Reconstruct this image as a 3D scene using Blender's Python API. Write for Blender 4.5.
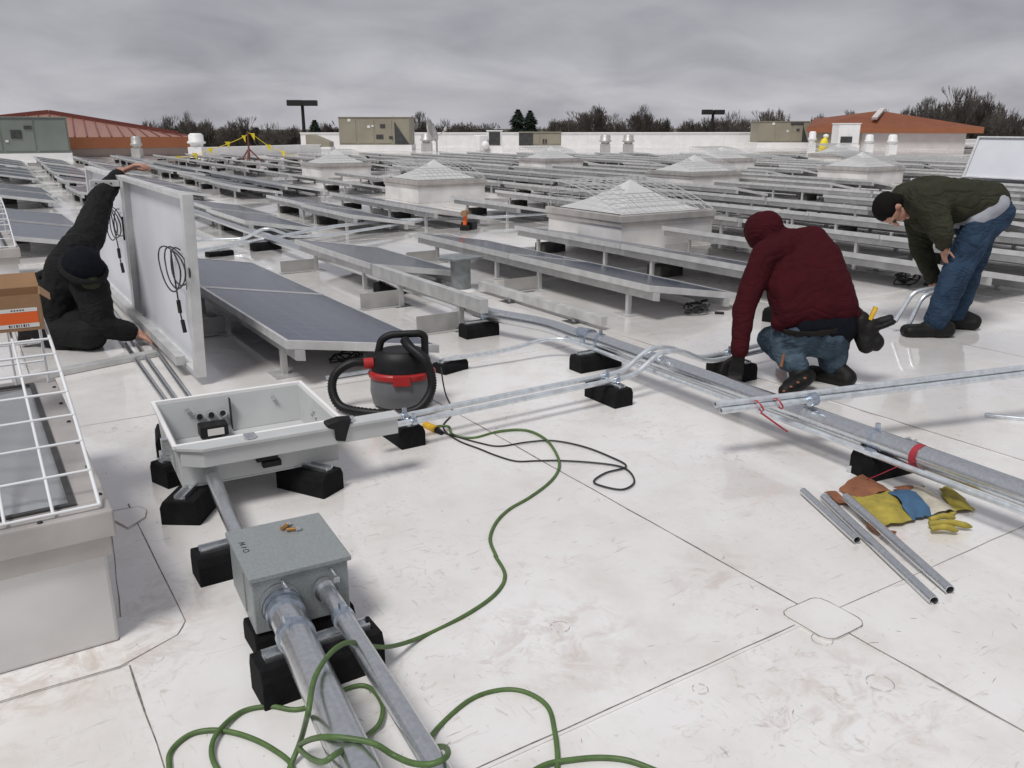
import bpy, bmesh, math, random
from mathutils import Vector, Matrix
R = math.radians
rnd = random.Random(7)
for o in list(bpy.data.objects):
    bpy.data.objects.remove(o)
scene = bpy.context.scene
COL = scene.collection

# ------------------------------------------------------------------ camera
CAM_H, FOC, HOR = 1.45, 850.0, 125.0
PITCH = math.atan((384 - HOR) / FOC)
YAW = R(32.6)
cam_d = bpy.data.cameras.new('camera'); cam = bpy.data.objects.new('camera', cam_d); COL.objects.link(cam)
cam_d.sensor_width = 36.0; cam_d.lens = FOC / 1024 * 36.0; cam_d.clip_start = 0.05; cam_d.clip_end = 3000
cam.location = (0, 0, CAM_H); cam.rotation_euler = (math.pi / 2 - PITCH, 0, -YAW)
scene.camera = cam
scene.render.resolution_x = 1024; scene.render.resolution_y = 768

# ------------------------------------------------------------------ world, sun, exposure
SUN_EL, SUN_AZ = R(60), R(245)        # azimuth clockwise from +Y
w = bpy.data.worlds.new('World'); scene.world = w; w.use_nodes = True
nt = w.node_tree; nt.nodes.clear()
def wn(t, **k):
    n = nt.nodes.new(t)
    for a, b in k.items(): setattr(n, a, b)
    return n
out = wn('ShaderNodeOutputWorld'); bg = wn('ShaderNodeBackground'); bg.inputs['Strength'].default_value = 0.1
sky = wn('ShaderNodeTexSky', sky_type='NISHITA', sun_disc=False, sun_elevation=SUN_EL, sun_rotation=SUN_AZ)
tc = wn('ShaderNodeTexCoord'); sep = wn('ShaderNodeSeparateXYZ'); nt.links.new(tc.outputs['Generated'], sep.inputs[0])
def wmath(op, a, b=None):
    n = wn('ShaderNodeMath', operation=op)
    for i, v in enumerate((a, b)):
        if v is None: continue
        if isinstance(v, (int, float)): n.inputs[i].default_value = v
        else: nt.links.new(v, n.inputs[i])
    return n.outputs[0]
zz = wmath('ADD', wmath('MAXIMUM', sep.outputs[2], 0.0), 0.28)
cx, cy = wmath('DIVIDE', sep.outputs[0], zz), wmath('DIVIDE', sep.outputs[1], zz)
cmb = wn('ShaderNodeCombineXYZ'); nt.links.new(cx, cmb.inputs[0]); nt.links.new(cy, cmb.inputs[1])
n1 = wn('ShaderNodeTexNoise'); n1.inputs['Scale'].default_value = 2.3; n1.inputs['Detail'].default_value = 4; n1.inputs['Roughness'].default_value = 0.5; n1.inputs['Distortion'].default_value = 0.4
n2 = wn('ShaderNodeTexNoise'); n2.inputs['Scale'].default_value = 0.9; n2.inputs['Detail'].default_value = 3
nt.links.new(cmb.outputs[0], n1.inputs['Vector']); nt.links.new(cmb.outputs[0], n2.inputs['Vector'])
mixv = wmath('ADD', wmath('MULTIPLY', n1.outputs['Fac'], 0.6), wmath('MULTIPLY', n2.outputs['Fac'], 0.4))
cr_ = wn('ShaderNodeValToRGB'); nt.links.new(mixv, cr_.inputs['Fac'])
e = cr_.color_ramp.elements
e[0].position = 0.30; e[0].color = (0.150, 0.149, 0.168, 1)
e[1].position = 0.68; e[1].color = (0.30, 0.298, 0.318, 1)
mul = wn('ShaderNodeMix', data_type='RGBA', blend_type='MULTIPLY'); mul.inputs[0].default_value = 1.0
nt.links.new(cr_.outputs[0], mul.inputs[6])
hz = wn('ShaderNodeMapRange'); hz.inputs[1].default_value = 0.0; hz.inputs[2].default_value = 0.16; hz.inputs[3].default_value = 12.8; hz.inputs[4].default_value = 10.0; hz.interpolation_type = 'SMOOTHSTEP'
nt.links.new(sep.outputs[2], hz.inputs[0]); nt.links.new(hz.outputs[0], mul.inputs[7])
cov = wn('ShaderNodeMix', data_type='RGBA'); cov.inputs[0].default_value = 0.97
nt.links.new(sky.outputs[0], cov.inputs[6]); nt.links.new(mul.outputs[2], cov.inputs[7])
nt.links.new(cov.outputs[2], bg.inputs['Color']); nt.links.new(bg.outputs[0], out.inputs['Surface'])

sd = bpy.data.lights.new('sun', 'SUN'); sd.energy = 1.5; sd.angle = R(18); sd.color = (1.0, 0.985, 0.96)
so = bpy.data.objects.new('sun', sd); COL.objects.link(so)
so.rotation_euler = (math.pi / 2 - SUN_EL, 0, math.pi - SUN_AZ)
vs = scene.view_settings
vs.view_transform = 'Standard'; vs.look = 'None'; vs.gamma = 1.0; vs.use_curve_mapping = False; vs.exposure = 0.60

# ------------------------------------------------------------------ geometry of the view: pixel of the photo -> point of the roof
cP, sP, cY, sY = math.cos(PITCH), math.sin(PITCH), math.cos(YAW), math.sin(YAW)
def ray(x, y):
    a, b = (x - 512) / FOC, -(y - 384) / FOC
    f, r, z = cP + b * sP, a, -sP + b * cP
    return Vector((r * cY + f * sY, -r * sY + f * cY, z))
def P(x, y, z=0.0):                       # where the line of sight meets height z
    d = ray(x, y); t = (z - CAM_H) / d.z
    return Vector((d.x * t, d.y * t, z))
def Q(x, y, dep):                         # at a distance along the view axis
    d = ray(x, y)
    return Vector((d.x * dep, d.y * dep, CAM_H + d.z * dep))
def A(x, dist, z=0.0):                    # at a bearing and a ground distance
    d = ray(x, 130); h = math.hypot(d.x, d.y)
    return Vector((d.x / h * dist, d.y / h * dist, z))

# ------------------------------------------------------------------ materials
def M(name, col, rough=0.5, metal=0.0, var=0.0, vscale=4.0, bump=0.0, bscale=60.0, spec=0.5, rnd_=0.0, col2=None, detail=4, coat=0.0, stretch=None, fold=0.0, fold_scale=6.0):
    m = bpy.data.materials.new(name); m.use_nodes = True
    t = m.node_tree; b = t.nodes['Principled BSDF']
    b.inputs['Roughness'].default_value = rough; b.inputs['Metallic'].default_value = metal
    b.inputs['Specular IOR Level'].default_value = spec; b.inputs['Coat Weight'].default_value = coat
    c = (*col, 1)
    b.inputs['Base Color'].default_value = c
    vec = None
    if var or bump or col2:
        tcn = t.nodes.new('ShaderNodeTexCoord'); vec = tcn.outputs['Object']
        if stretch:
            mp = t.nodes.new('ShaderNodeMapping'); mp.inputs['Scale'].default_value = stretch
            t.links.new(vec, mp.inputs[0]); vec = mp.outputs[0]
    if var or col2:
        n = t.nodes.new('ShaderNodeTexNoise'); n.inputs['Scale'].default_value = vscale; n.inputs['Detail'].default_value = detail
        t.links.new(vec, n.inputs['Vector'])
        rp = t.nodes.new('ShaderNodeValToRGB'); t.links.new(n.outputs['Fac'], rp.inputs[0])
        lo = col2 if col2 else tuple(max(0, x * (1 - var)) for x in col)
        hi = col if col2 else tuple(min(1, x * (1 + var)) for x in col)
        rp.color_ramp.elements[0].position = 0.33; rp.color_ramp.elements[0].color = (*lo, 1)
        rp.color_ramp.elements[1].position = 0.67; rp.color_ramp.elements[1].color = (*hi, 1)
        src = rp.outputs[0]
        if rnd_:
            oi = t.nodes.new('ShaderNodeObjectInfo'); mr = t.nodes.new('ShaderNodeMapRange')
            mr.inputs[3].default_value = 1 - rnd_; mr.inputs[4].default_value = 1 + rnd_
            t.links.new(oi.outputs['Random'], mr.inputs[0])
            vm = t.nodes.new('ShaderNodeVectorMath'); vm.operation = 'SCALE'
            t.links.new(src, vm.inputs[0]); t.links.new(mr.outputs[0], vm.inputs['Scale']); src = vm.outputs[0]
        t.links.new(src, b.inputs['Base Color'])
        ra = t.nodes.new('ShaderNodeMapRange'); ra.inputs[3].default_value = rough * 0.8; ra.inputs[4].default_value = min(1, rough * 1.2)
        t.links.new(n.outputs['Fac'], ra.inputs[0]); t.links.new(ra.outputs[0], b.inputs['Roughness'])
    if bump:
        n = t.nodes.new('ShaderNodeTexNoise'); n.inputs['Scale'].default_value = bscale; n.inputs['Detail'].default_value = 4
        t.links.new(vec, n.inputs['Vector'])
        bp = t.nodes.new('ShaderNodeBump'); bp.inputs['Strength'].default_value = bump; bp.inputs['Distance'].default_value = 0.01
        t.links.new(n.outputs['Fac'], bp.inputs['Height']); t.links.new(bp.outputs[0], b.inputs['Normal'])
    if fold:
        L = t.links.new
        mp = t.nodes.new('ShaderNodeMapping'); mp.inputs['Scale'].default_value = (1.0, 1.0, 1.8); L(vec, mp.inputs[0])
        n = t.nodes.new('ShaderNodeTexNoise'); n.inputs['Scale'].default_value = fold_scale; n.inputs['Detail'].default_value = 1.5; n.inputs['Distortion'].default_value = 1.6
        L(mp.outputs[0], n.inputs['Vector'])
        a1 = t.nodes.new('ShaderNodeMath'); a1.operation = 'SUBTRACT'; a1.inputs[1].default_value = 0.5; L(n.outputs['Fac'], a1.inputs[0])
        a2 = t.nodes.new('ShaderNodeMath'); a2.operation = 'ABSOLUTE'; L(a1.outputs[0], a2.inputs[0])
        a3 = t.nodes.new('ShaderNodeMath'); a3.operation = 'POWER'; a3.inputs[1].default_value = 0.6; L(a2.outputs[0], a3.inputs[0])
        b2 = t.nodes.new('ShaderNodeBump'); b2.inputs['Strength'].default_value = fold; b2.inputs['Distance'].default_value = 0.05
        L(a3.outputs[0], b2.inputs['Height'])
        if bump: L(bp.outputs[0], b2.inputs['Normal'])
        L(b2.outputs[0], b.inputs['Normal'])
    return m

def roof_material(name, base):
    m = bpy.data.materials.new(name); m.use_nodes = True
    t = m.node_tree; b = t.nodes['Principled BSDF']; L = t.links.new
    g = t.nodes.new('ShaderNodeNewGeometry')
    def noise(sc, det=4, rough=0.5, dist=0.0, stretch=None, rot=0):
        n = t.nodes.new('ShaderNodeTexNoise'); n.inputs['Scale'].default_value = sc; n.inputs['Detail'].default_value = det
        n.inputs['Roughness'].default_value = rough; n.inputs['Distortion'].default_value = dist
        v = g.outputs['Position']
        if stretch:
            mp = t.nodes.new('ShaderNodeMapping'); mp.inputs['Scale'].default_value = stretch; mp.inputs['Rotation'].default_value = (0, 0, rot)
            L(v, mp.inputs[0]); v = mp.outputs[0]
        L(v, n.inputs['Vector']); return n.outputs['Fac']
    def mrange(f, a, c, d=0.0, e_=1.0):
        n = t.nodes.new('ShaderNodeMapRange'); n.inputs[1].default_value = a; n.inputs[2].default_value = c
        n.inputs[3].default_value = d; n.inputs[4].default_value = e_; L(f, n.inputs[0]); return n.outputs[0]
    def mth(op, a, c):
        n = t.nodes.new('ShaderNodeMath'); n.operation = op
        for i, v in enumerate((a, c)):
            if isinstance(v, (int, float)): n.inputs[i].default_value = v
            else: L(v, n.inputs[i])
        return n.outputs[0]
    def mix(f, a, c):
        n = t.nodes.new('ShaderNodeMix'); n.data_type = 'RGBA'
        L(f, n.inputs[0])
        for i, v in ((6, a), (7, c)):
            if isinstance(v, tuple): n.inputs[i].default_value = (*v, 1)
            else: L(v, n.inputs[i])
        return n.outputs[2]
    col = mix(mrange(noise(0.9, 5, 0.6), 0.33, 0.66, 0, 1.0), base, tuple(x * y for x, y in zip(base, (0.90, 0.875, 0.845))))
    col = mix(mrange(noise(3.5, 6, 0.65), 0.46, 0.72, 0, 0.75), col, tuple(x * y for x, y in zip(base, (0.82, 0.775, 0.73))))
    # smudges and scuffs
    patch = mrange(noise(1.3, 3), 0.47, 0.6)
    col = mix(mth('MULTIPLY', mrange(noise(16, 5, 0.7, 1.5), 0.56, 0.72, 0, 0.6), patch), col, (0.45, 0.36, 0.30))
    col = mix(mth('MULTIPLY', mrange(noise(9, 3, 0.5, 1.2, (1, 7, 1), 0.6), 0.64, 0.70, 0, 0.32), mrange(noise(1.9, 2), 0.44, 0.55)), col, (0.36, 0.31, 0.27))
    col = mix(mth('MULTIPLY', mrange(noise(11, 3, 0.5, 1.0, (7, 1, 1), 0.3), 0.65, 0.71, 0, 0.32), mrange(noise(1.5, 2), 0.46, 0.56)), col, (0.38, 0.32, 0.27))
    col = mix(mrange(noise(55, 2), 0.76, 0.79, 0, 0.8), col, (0.12, 0.11, 0.10))
    # dried puddle dirt with a ragged shape at a few spots: round the skylight base, by the boxes, on the walkway
    for (px, py, rad) in ((128, 645, .30), (20, 690, .40), (170, 600, .25), (60, 560, .3), (215, 330, .5), (560, 640, .35), (860, 700, .35), (730, 580, .3)):
        q = P(px, py)
        vd = t.nodes.new('ShaderNodeVectorMath'); vd.operation = 'DISTANCE'; L(g.outputs['Position'], vd.inputs[0]); vd.inputs[1].default_value = (q.x, q.y, 0)
        m1 = mrange(vd.outputs['Value'], rad * .2, rad, 1, 0)
        col = mix(mth('MULTIPLY', m1, mrange(noise(9, 5, 0.7, 0.8), 0.47, 0.62, 0, 0.55)), col, (0.56, 0.475, 0.42))
    L(col, b.inputs['Base Color'])
    wet = mrange(noise(0.42, 4, 0.55), 0.36, 0.56)
    L(mrange(wet, 0, 1, 0.34, 0.09), b.inputs['Roughness'])
    b.inputs['Specular IOR Level'].default_value = 0.6
    L(mrange(wet, 0, 1, 0.0, 0.8), b.inputs['Coat Weight']); b.inputs['Coat Roughness'].default_value = 0.035
    bp = t.nodes.new('ShaderNodeBump'); bp.inputs['Strength'].default_value = 0.05; bp.inputs['Distance'].default_value = 0.02
    L(noise(5, 3), bp.inputs['Height']); L(bp.outputs[0], b.inputs['Normal'])
    return m

MAT = {}
MAT['roof'] = roof_material('white_membrane', (0.85, 0.84, 0.83))
MAT['seam'] = M('seam_dirt', (0.20, 0.18, 0.16), 0.8, var=0.5, vscale=30)
MAT['scuff'] = M('scuff_dirt', (0.30, 0.27, 0.24), 0.8, var=0.5, vscale=30)
MAT['galv'] = M('galvanised_steel', (0.70, 0.72, 0.74), 0.24, 0.92, var=0.08, vscale=70, bump=0.04, bscale=120)
MAT['emt'] = M('thin_conduit_steel', (0.72, 0.76, 0.79), 0.33, 0.6, var=0.12, vscale=30)
MAT['coupling'] = M('coupling_steel', (0.50, 0.56, 0.64), 0.30, 0.9, var=0.15, vscale=50)
MAT['bore_dark'] = M('painted_pipe_shade', (0.03, 0.03, 0.03), 0.9)  # near-black colour standing in for the shade inside pipe ends
MAT['rubber'] = M('black_rubber', (0.009, 0.009, 0.010), 0.85, var=0.4, vscale=25, bump=0.4, bscale=180, spec=0.18)
MAT['alu'] = M('aluminium_frame', (0.70, 0.70, 0.69), 0.42, 0.35, var=0.10, vscale=8, rnd_=0.06)
MAT['rail'] = M('mill_rail', (0.58, 0.58, 0.57), 0.45, 0.4, var=0.14, vscale=9, rnd_=0.08)
MAT['plate'] = M('plate_metal', (0.44, 0.43, 0.415), 0.5, 0.2, var=0.14, vscale=6)
MAT['back'] = M('white_backsheet', (0.70, 0.71, 0.75), 0.45, var=0.03, vscale=2)
MAT['ballast'] = M('dark_ballast', (0.045, 0.045, 0.043), 0.85, var=0.4, vscale=12, bump=0.3)
MAT['encl'] = M('grey_enclosure_paint', (0.55, 0.56, 0.555), 0.42, var=0.06, vscale=5, bump=0.05, bscale=250)
MAT['jbox'] = M('hammered_grey_paint', (0.285, 0.31, 0.31), 0.38, 0.1, var=0.12, vscale=160, bump=0.25, bscale=260)
MAT['black'] = M('black_plastic', (0.011, 0.011, 0.012), 0.5, var=0.3, vscale=20, spec=0.3)
MAT['vacred'] = M('red_plastic', (0.42, 0.022, 0.022), 0.4, var=0.1)
MAT['vacgrey'] = M('grey_plastic', (0.165, 0.17, 0.18), 0.45, var=0.1, vscale=8)
MAT['greencord'] = M('green_cord', (0.085, 0.15, 0.045), 0.5, var=0.18, vscale=30)
MAT['blackcord'] = M('black_cord', (0.02, 0.02, 0.022), 0.5)
MAT['yellow'] = M('yellow_plastic', (0.70, 0.42, 0.03), 0.45, var=0.15, vscale=30)
MAT['pennant'] = M('pennant_yellow', (0.85, 0.68, 0.03), 0.5)
MAT['brass'] = M('brass', (0.62, 0.33, 0.10), 0.3, 0.9, var=0.1)
MAT['curb'] = M('curb_membrane', (0.72, 0.70, 0.68), 0.5, var=0.13, vscale=2.6, bump=0.05, bscale=10)
MAT['skyframe'] = M('skylight_frame', (0.50, 0.47, 0.445), 0.45, 0.3, var=0.15, vscale=5)
MAT['lens'] = M('prismatic_lens', (0.62, 0.62, 0.61), 0.42, var=0.05, vscale=3, bump=0.5, bscale=55)  # same clear acrylic as the near lens, sky reflection put into its pale tone
MAT['wire'] = M('white_wire', (0.80, 0.81, 0.82), 0.4, var=0.05)
MAT['wirefar'] = M('grey_wire', (0.66, 0.66, 0.66), 0.4, 0.3)
MAT['card'] = M('cardboard', (0.32, 0.185, 0.095), 0.8, var=0.12, vscale=5)
MAT['orange'] = M('orange_print', (0.80, 0.13, 0.02), 0.6)
MAT['whiteprint'] = M('white_print', (0.75, 0.73, 0.70), 0.6)
MAT['ink'] = M('black_ink', (0.02, 0.02, 0.02), 0.7)
MAT['hvac'] = M('tan_unit_paint', (0.30, 0.275, 0.21), 0.55, var=0.09, vscale=0.9)
MAT['hvacgreen'] = M('grey_green_unit_paint', (0.20, 0.225, 0.20), 0.55, var=0.09, vscale=0.9)
MAT['louver'] = M('dark_louver', (0.05, 0.05, 0.05), 0.6, var=0.3, vscale=8)
MAT['white'] = M('white_paint', (0.86, 0.85, 0.84), 0.5, var=0.05, vscale=2)
MAT['ventgrey'] = M('vent_metal', (0.50, 0.49, 0.47), 0.45, 0.3, var=0.1, vscale=3)
MAT['redroof'] = M('red_standing_seam', (0.33, 0.165, 0.125), 0.5, var=0.06, vscale=1.5)
MAT['redseam'] = M('red_roof_rib', (0.20, 0.06, 0.045), 0.5)
MAT['fascia'] = M('orange_fascia', (0.30, 0.105, 0.045), 0.55, var=0.07, vscale=1)
MAT['brownroof'] = M('brown_orange_roof', (0.22, 0.07, 0.03), 0.6, var=0.1, vscale=1)
MAT['pinkwall'] = M('pinkish_block_wall', (0.42, 0.36, 0.335), 0.8, var=0.08, vscale=2)
MAT['palewall'] = M('pale_block_wall', (0.60, 0.57, 0.56), 0.8, var=0.06, vscale=2)
MAT['darkmetal'] = M('dark_bronze', (0.02, 0.02, 0.02), 0.6)
MAT['bark'] = M('bare_branches', (0.12, 0.102, 0.088), 0.95, var=0.3, vscale=0.6, rnd_=0.3)
MAT['needles'] = M('evergreen_needles', (0.018, 0.032, 0.018), 0.9, var=0.4, vscale=0.8)
MAT['wood'] = M('far_brush', (0.035, 0.030, 0.026), 0.95, var=0.4, vscale=0.3)
MAT['field'] = M('winter_field', (0.12, 0.115, 0.07), 0.95, col2=(0.07, 0.07, 0.045), var=0.1, vscale=0.05)
MAT['skin'] = M('skin', (0.46, 0.24, 0.17), 0.5, var=0.1, vscale=12)
MAT['hair'] = M('dark_hair', (0.008, 0.0065, 0.006), 0.8, bump=0.5, bscale=150, spec=0.12)
MAT['maroon'] = M('maroon_fleece', (0.046, 0.0058, 0.009), 0.95, var=0.08, vscale=9, bump=0.25, bscale=150, spec=0.12, fold=0.35, fold_scale=4.5)
MAT['olive'] = M('olive_canvas', (0.036, 0.037, 0.024), 0.9, var=0.15, vscale=9, bump=0.25, bscale=150, spec=0.15, fold=0.5, fold_scale=5.5)
MAT['jeans'] = M('blue_denim', (0.036, 0.066, 0.112), 0.9, col2=(0.018, 0.034, 0.062), var=0.1, vscale=7, bump=0.3, bscale=200, spec=0.15, fold=0.5, fold_scale=6)
MAT['jeanspale'] = M('worn_denim', (0.082, 0.122, 0.16), 0.9, col2=(0.028, 0.044, 0.064), var=0.1, vscale=9, bump=0.3, bscale=200, spec=0.15, fold=0.5, fold_scale=7)
MAT['blackcloth'] = M('black_work_cloth', (0.0075, 0.0078, 0.008), 0.8, var=0.35, vscale=8, bump=0.12, bscale=120, spec=0.25, fold=0.3, fold_scale=5.5)
MAT['navy'] = M('navy_knit', (0.005, 0.0058, 0.010), 0.9, var=0.2, bump=0.3, spec=0.15)
MAT['whitecloth'] = M('grey_white_cotton', (0.34, 0.35, 0.39), 0.9, var=0.1, vscale=10)
MAT['leather'] = M('black_leather', (0.009, 0.008, 0.0075), 0.6, var=0.3, vscale=15, bump=0.3, spec=0.25)
MAT['belt'] = M('dark_belt', (0.010, 0.008, 0.007), 0.7, var=0.3, vscale=15, spec=0.2)
MAT['suede'] = M('brown_suede', (0.24, 0.095, 0.045), 0.9, var=0.2, vscale=20, bump=0.2)
MAT['bagblue'] = M('blue_canvas', (0.05, 0.12, 0.22), 0.7, var=0.12, vscale=25)
MAT['bagyellow'] = M('mustard_canvas', (0.36, 0.29, 0.05), 0.8, var=0.2, vscale=25, bump=0.2)
MAT['bagclear'] = M('stained_pale_rag', (0.48, 0.44, 0.36), 0.7, var=0.2, vscale=20)
MAT['redtape'] = M('red_tape', (0.38, 0.03, 0.045), 0.5)
MAT['stain'] = M('rust_stain', (0.56, 0.44, 0.36), 0.8, var=0.3, vscale=15)

def glass_material():
    m = bpy.data.materials.new('solar_glass'); m.use_nodes = True
    t = m.node_tree; b = t.nodes['Principled BSDF']; L = t.links.new
    tcn = t.nodes.new('ShaderNodeTexCoord')
    n = t.nodes.new('ShaderNodeTexNoise'); n.inputs['Scale'].default_value = 60; n.inputs['Detail'].default_value = 3
    L(tcn.outputs['Object'], n.inputs['Vector'])
    rp = t.nodes.new('ShaderNodeValToRGB'); L(n.outputs['Fac'], rp.inputs[0])
    rp.color_ramp.elements[0].position = 0.3; rp.color_ramp.elements[0].color = (0.020, 0.032, 0.064, 1)
    rp.color_ramp.elements[1].position = 0.7; rp.color_ramp.elements[1].color = (0.048, 0.066, 0.112, 1)
    br = t.nodes.new('ShaderNodeTexBrick'); br.offset = 0; br.inputs['Scale'].default_value = 1.0
    br.inputs['Brick Width'].default_value = 0.158; br.inputs['Row Height'].default_value = 0.158; br.inputs['Mortar Size'].default_value = 0.0022
    br.inputs['Mortar'].default_value = (0.16, 0.17, 0.20, 1)
    L(tcn.outputs['Object'], br.inputs['Vector']); L(rp.outputs[0], br.inputs['Color1']); L(rp.outputs[0], br.inputs['Color2'])
    L(br.outputs['Color'], b.inputs['Base Color'])
    b.inputs['Roughness'].default_value = 0.16; b.inputs['Specular IOR Level'].default_value = 0.5
    return m
MAT['glass'] = glass_material()
def darkened_material():  # clear acrylic; the dark interior behind it is put into the grey
    m = bpy.data.materials.new('darkened_acrylic'); m.use_nodes = True
    b = m.node_tree.nodes['Principled BSDF']
    b.inputs['Base Color'].default_value = (0.42, 0.43, 0.45, 1); b.inputs['Roughness'].default_value = 0.2
    b.inputs['Transmission Weight'].default_value = 0.25; b.inputs['IOR'].default_value = 1.3
    return m
MAT['darkened'] = darkened_material()

# ------------------------------------------------------------------ mesh builder
class MB:
    def __init__(s): s.v = []; s.f = []; s.s = []
    def add(s, vs_, fs, smooth=False):
        o = len(s.v); s.v += [tuple(x) for x in vs_]
        s.f += [tuple(i + o for i in f) for f in fs]; s.s += [smooth] * len(fs); return s
    def box(s, x0, x1, y0, y1, z0, z1, mtx=None):
        vs_ = [Vector((x, y, z)) for z in (z0, z1) for y in (y0, y1) for x in (x0, x1)]
        if mtx: vs_ = [mtx @ q for q in vs_]
        return s.add(vs_, [(0, 2, 3, 1), (4, 5, 7, 6), (0, 1, 5, 4), (2, 6, 7, 3), (0, 4, 6, 2), (1, 3, 7, 5)])
    def bar(s, a, b, wd, ht, up=(0, 0, 1)):
        a, b = Vector(a), Vector(b); d = b - a; L = d.length; y = d / L
        x = y.cross(Vector(up))
        if x.length < 1e-4: x = y.cross(Vector((1, 0, 0)))
        x.normalize(); z = x.cross(y)
        m = Matrix((x, y, z)).transposed().to_4x4(); m.translation = a
        return s.box(-wd / 2, wd / 2, 0, L, -ht / 2, ht / 2, m)
    def tube(s, path, r, n=10, caps=True, smooth=True, closed=False):
        path = [Vector(p) for p in path]; k = len(path)
        rs = r if isinstance(r, (list, tuple)) else [r] * k
        t = []
        for i in range(k):
            a = path[(i - 1) % k] if (closed or i > 0) else path[i]
            b = path[(i + 1) % k] if (closed or i < k - 1) else path[i]
            d = b - a; t.append(d.normalized() if d.length > 1e-9 else Vector((0, 0, 1)))
        ref = Vector((0, 0, 1)) if abs(t[0].z) < 0.9 else Vector((1, 0, 0))
        nx = t[0].cross(ref).normalized(); vs_ = []
        for i in range(k):
            nx = nx - t[i] * nx.dot(t[i])
            if nx.length < 1e-6: nx = t[i].orthogonal()
            nx.normalize(); ny = t[i].cross(nx)
            for j in range(n):
                a = 2 * math.pi * j / n
                vs_.append(path[i] + (nx * math.cos(a) + ny * math.sin(a)) * rs[i])
        fs = []
        for i in range(k if closed else k - 1):
            i2 = (i + 1) % k
            for j in range(n):
                j2 = (j + 1) % n
                fs.append((i * n + j, i * n + j2, i2 * n + j2, i2 * n + j))
        s.add(vs_, fs, smooth)
        if caps and not closed:
            s.add(vs_[:n], [tuple(range(n))[::-1]]); s.add(vs_[-n:], [tuple(range(n))])
        return s
    def pipe(s, a, b, r, ri=None, n=14):          # an open-ended hollow length
        a, b = Vector(a), Vector(b); ri = ri or r * 0.82
        s.tube([a, b], r, n, caps=False); s.tube([b, a], ri, n, caps=False)
        d = (b - a).normalized(); x = d.orthogonal().normalized(); y = d.cross(x)
        for c in (a, b):
            ring = [c + (x * math.cos(2 * math.pi * j / n) + y * math.sin(2 * math.pi * j / n)) * q for q in (r, ri) for j in range(n)]
            s.add(ring, [(j, (j + 1) % n, n + (j + 1) % n, n + j) for j in range(n)])
        return s
    def lathe(s, prof, c=(0, 0, 0), n=20, smooth=True, sx=1, sy=1):
        vs_ = []
        for r, z in prof:
            for j in range(n):
                a = 2 * math.pi * j / n
                vs_.append((c[0] + r * math.cos(a) * sx, c[1] + r * math.sin(a) * sy, c[2] + z))
        fs = [(i * n + j, i * n + (j + 1) % n, (i + 1) * n + (j + 1) % n, (i + 1) * n + j) for i in range(len(prof) - 1) for j in range(n)]
        s.add(vs_, fs, smooth)
        s.add(vs_[:n], [tuple(range(n))[::-1]]); s.add(vs_[-n:], [tuple(range(n))]); return s
    def ext(s, poly, z0, z1):                     # vertical prism of a ground outline
        n = len(poly)
        vs_ = [(p[0], p[1], z0) for p in poly] + [(p[0], p[1], z1) for p in poly]
        return s.add(vs_, [tuple(range(n))[::-1], tuple(range(n, 2 * n))] + [(i, (i + 1) % n, n + (i + 1) % n, n + i) for i in range(n)])
    def ball(s, c, rx, ry=None, rz=None, n=14, m=8, mtx=None):
        ry = ry or rx; rz = rz or rx; c = Vector(c); vs_ = []
        for i in range(1, m):
            th = math.pi * i / m
            for j in range(n):
                a = 2 * math.pi * j / n
                q = Vector((rx * math.sin(th) * math.cos(a), ry * math.sin(th) * math.sin(a), rz * math.cos(th)))
                vs_.append(c + (mtx @ q if mtx else q))
        t = Vector((0, 0, rz)); t = mtx @ t if mtx else t
        vs_ += [c + t, c - t]; T, B = len(vs_) - 2, len(vs_) - 1
        fs = [(i * n + j, (i + 1) * n + j, (i + 1) * n + (j + 1) % n, i * n + (j + 1) % n) for i in range(m - 2) for j in range(n)]
        fs += [(T, j, (j + 1) % n) for j in range(n)] + [(B, (m - 2) * n + (j + 1) % n, (m - 2) * n + j) for j in range(n)]
        return s.add(vs_, fs, True)
    def mesh(s, name):
        me = bpy.data.meshes.new(name); me.from_pydata(s.v, [], s.f)
        me.polygons.foreach_set('use_smooth', s.s); me.update(); return me
    def build(s, name, mat, parent=None, bevel=0.0, kind=None):
        me = s.mesh(name); me.materials.append(MAT[mat] if isinstance(mat, str) else mat)
        return link(name, me, parent, bevel, kind)
def link(name, me, parent=None, bevel=0.0, kind=None):
    o = bpy.data.objects.new(name, me); COL.objects.link(o)
    if parent: o.parent = parent
    if bevel:
        b = o.modifiers.new('bevel', 'BEVEL'); b.width = bevel; b.segments = 2; b.limit_method = 'ANGLE'; b.angle_limit = R(40)
    if kind: o['kind'] = kind
    return o
def tag(o, label, cat, group=None):
    o['label'] = label; o['category'] = cat
    if group: o['group'] = group
    return o
def thing(name, label, cat, loc=(0, 0, 0), rz=0.0, group=None):
    o = bpy.data.objects.new(name, None); COL.objects.link(o); o.empty_display_size = 0.1
    o.location = loc; o.rotation_euler = (0, 0, rz)
    return tag(o, label, cat, group)
def dup(root, loc, rz=0.0, label=None, group=None):
    def cp(o, par):
        c = o.copy(); COL.objects.link(c); c.parent = par
        for ch in o.children: cp(ch, c)
        return c
    r = cp(root, None); r.location = loc; r.rotation_euler = (0, 0, rz)
    if label: r['label'] = label
    if group: r['group'] = group
    return r
def spline(pts, k=8):
    pts = [Vector(p) for p in pts]; res = []
    for i in range(len(pts) - 1):
        p0 = pts[max(i - 1, 0)]; p1 = pts[i]; p2 = pts[i + 1]; p3 = pts[min(i + 2, len(pts) - 1)]
        for j in range(k):
            t = j / k
            res.append(0.5 * ((2 * p1) + (p2 - p0) * t + (2 * p0 - 5 * p1 + 4 * p2 - p3) * t * t + (3 * p1 - p0 - 3 * p2 + p3) * t ** 3))
    res.append(pts[-1]); return res
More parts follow.
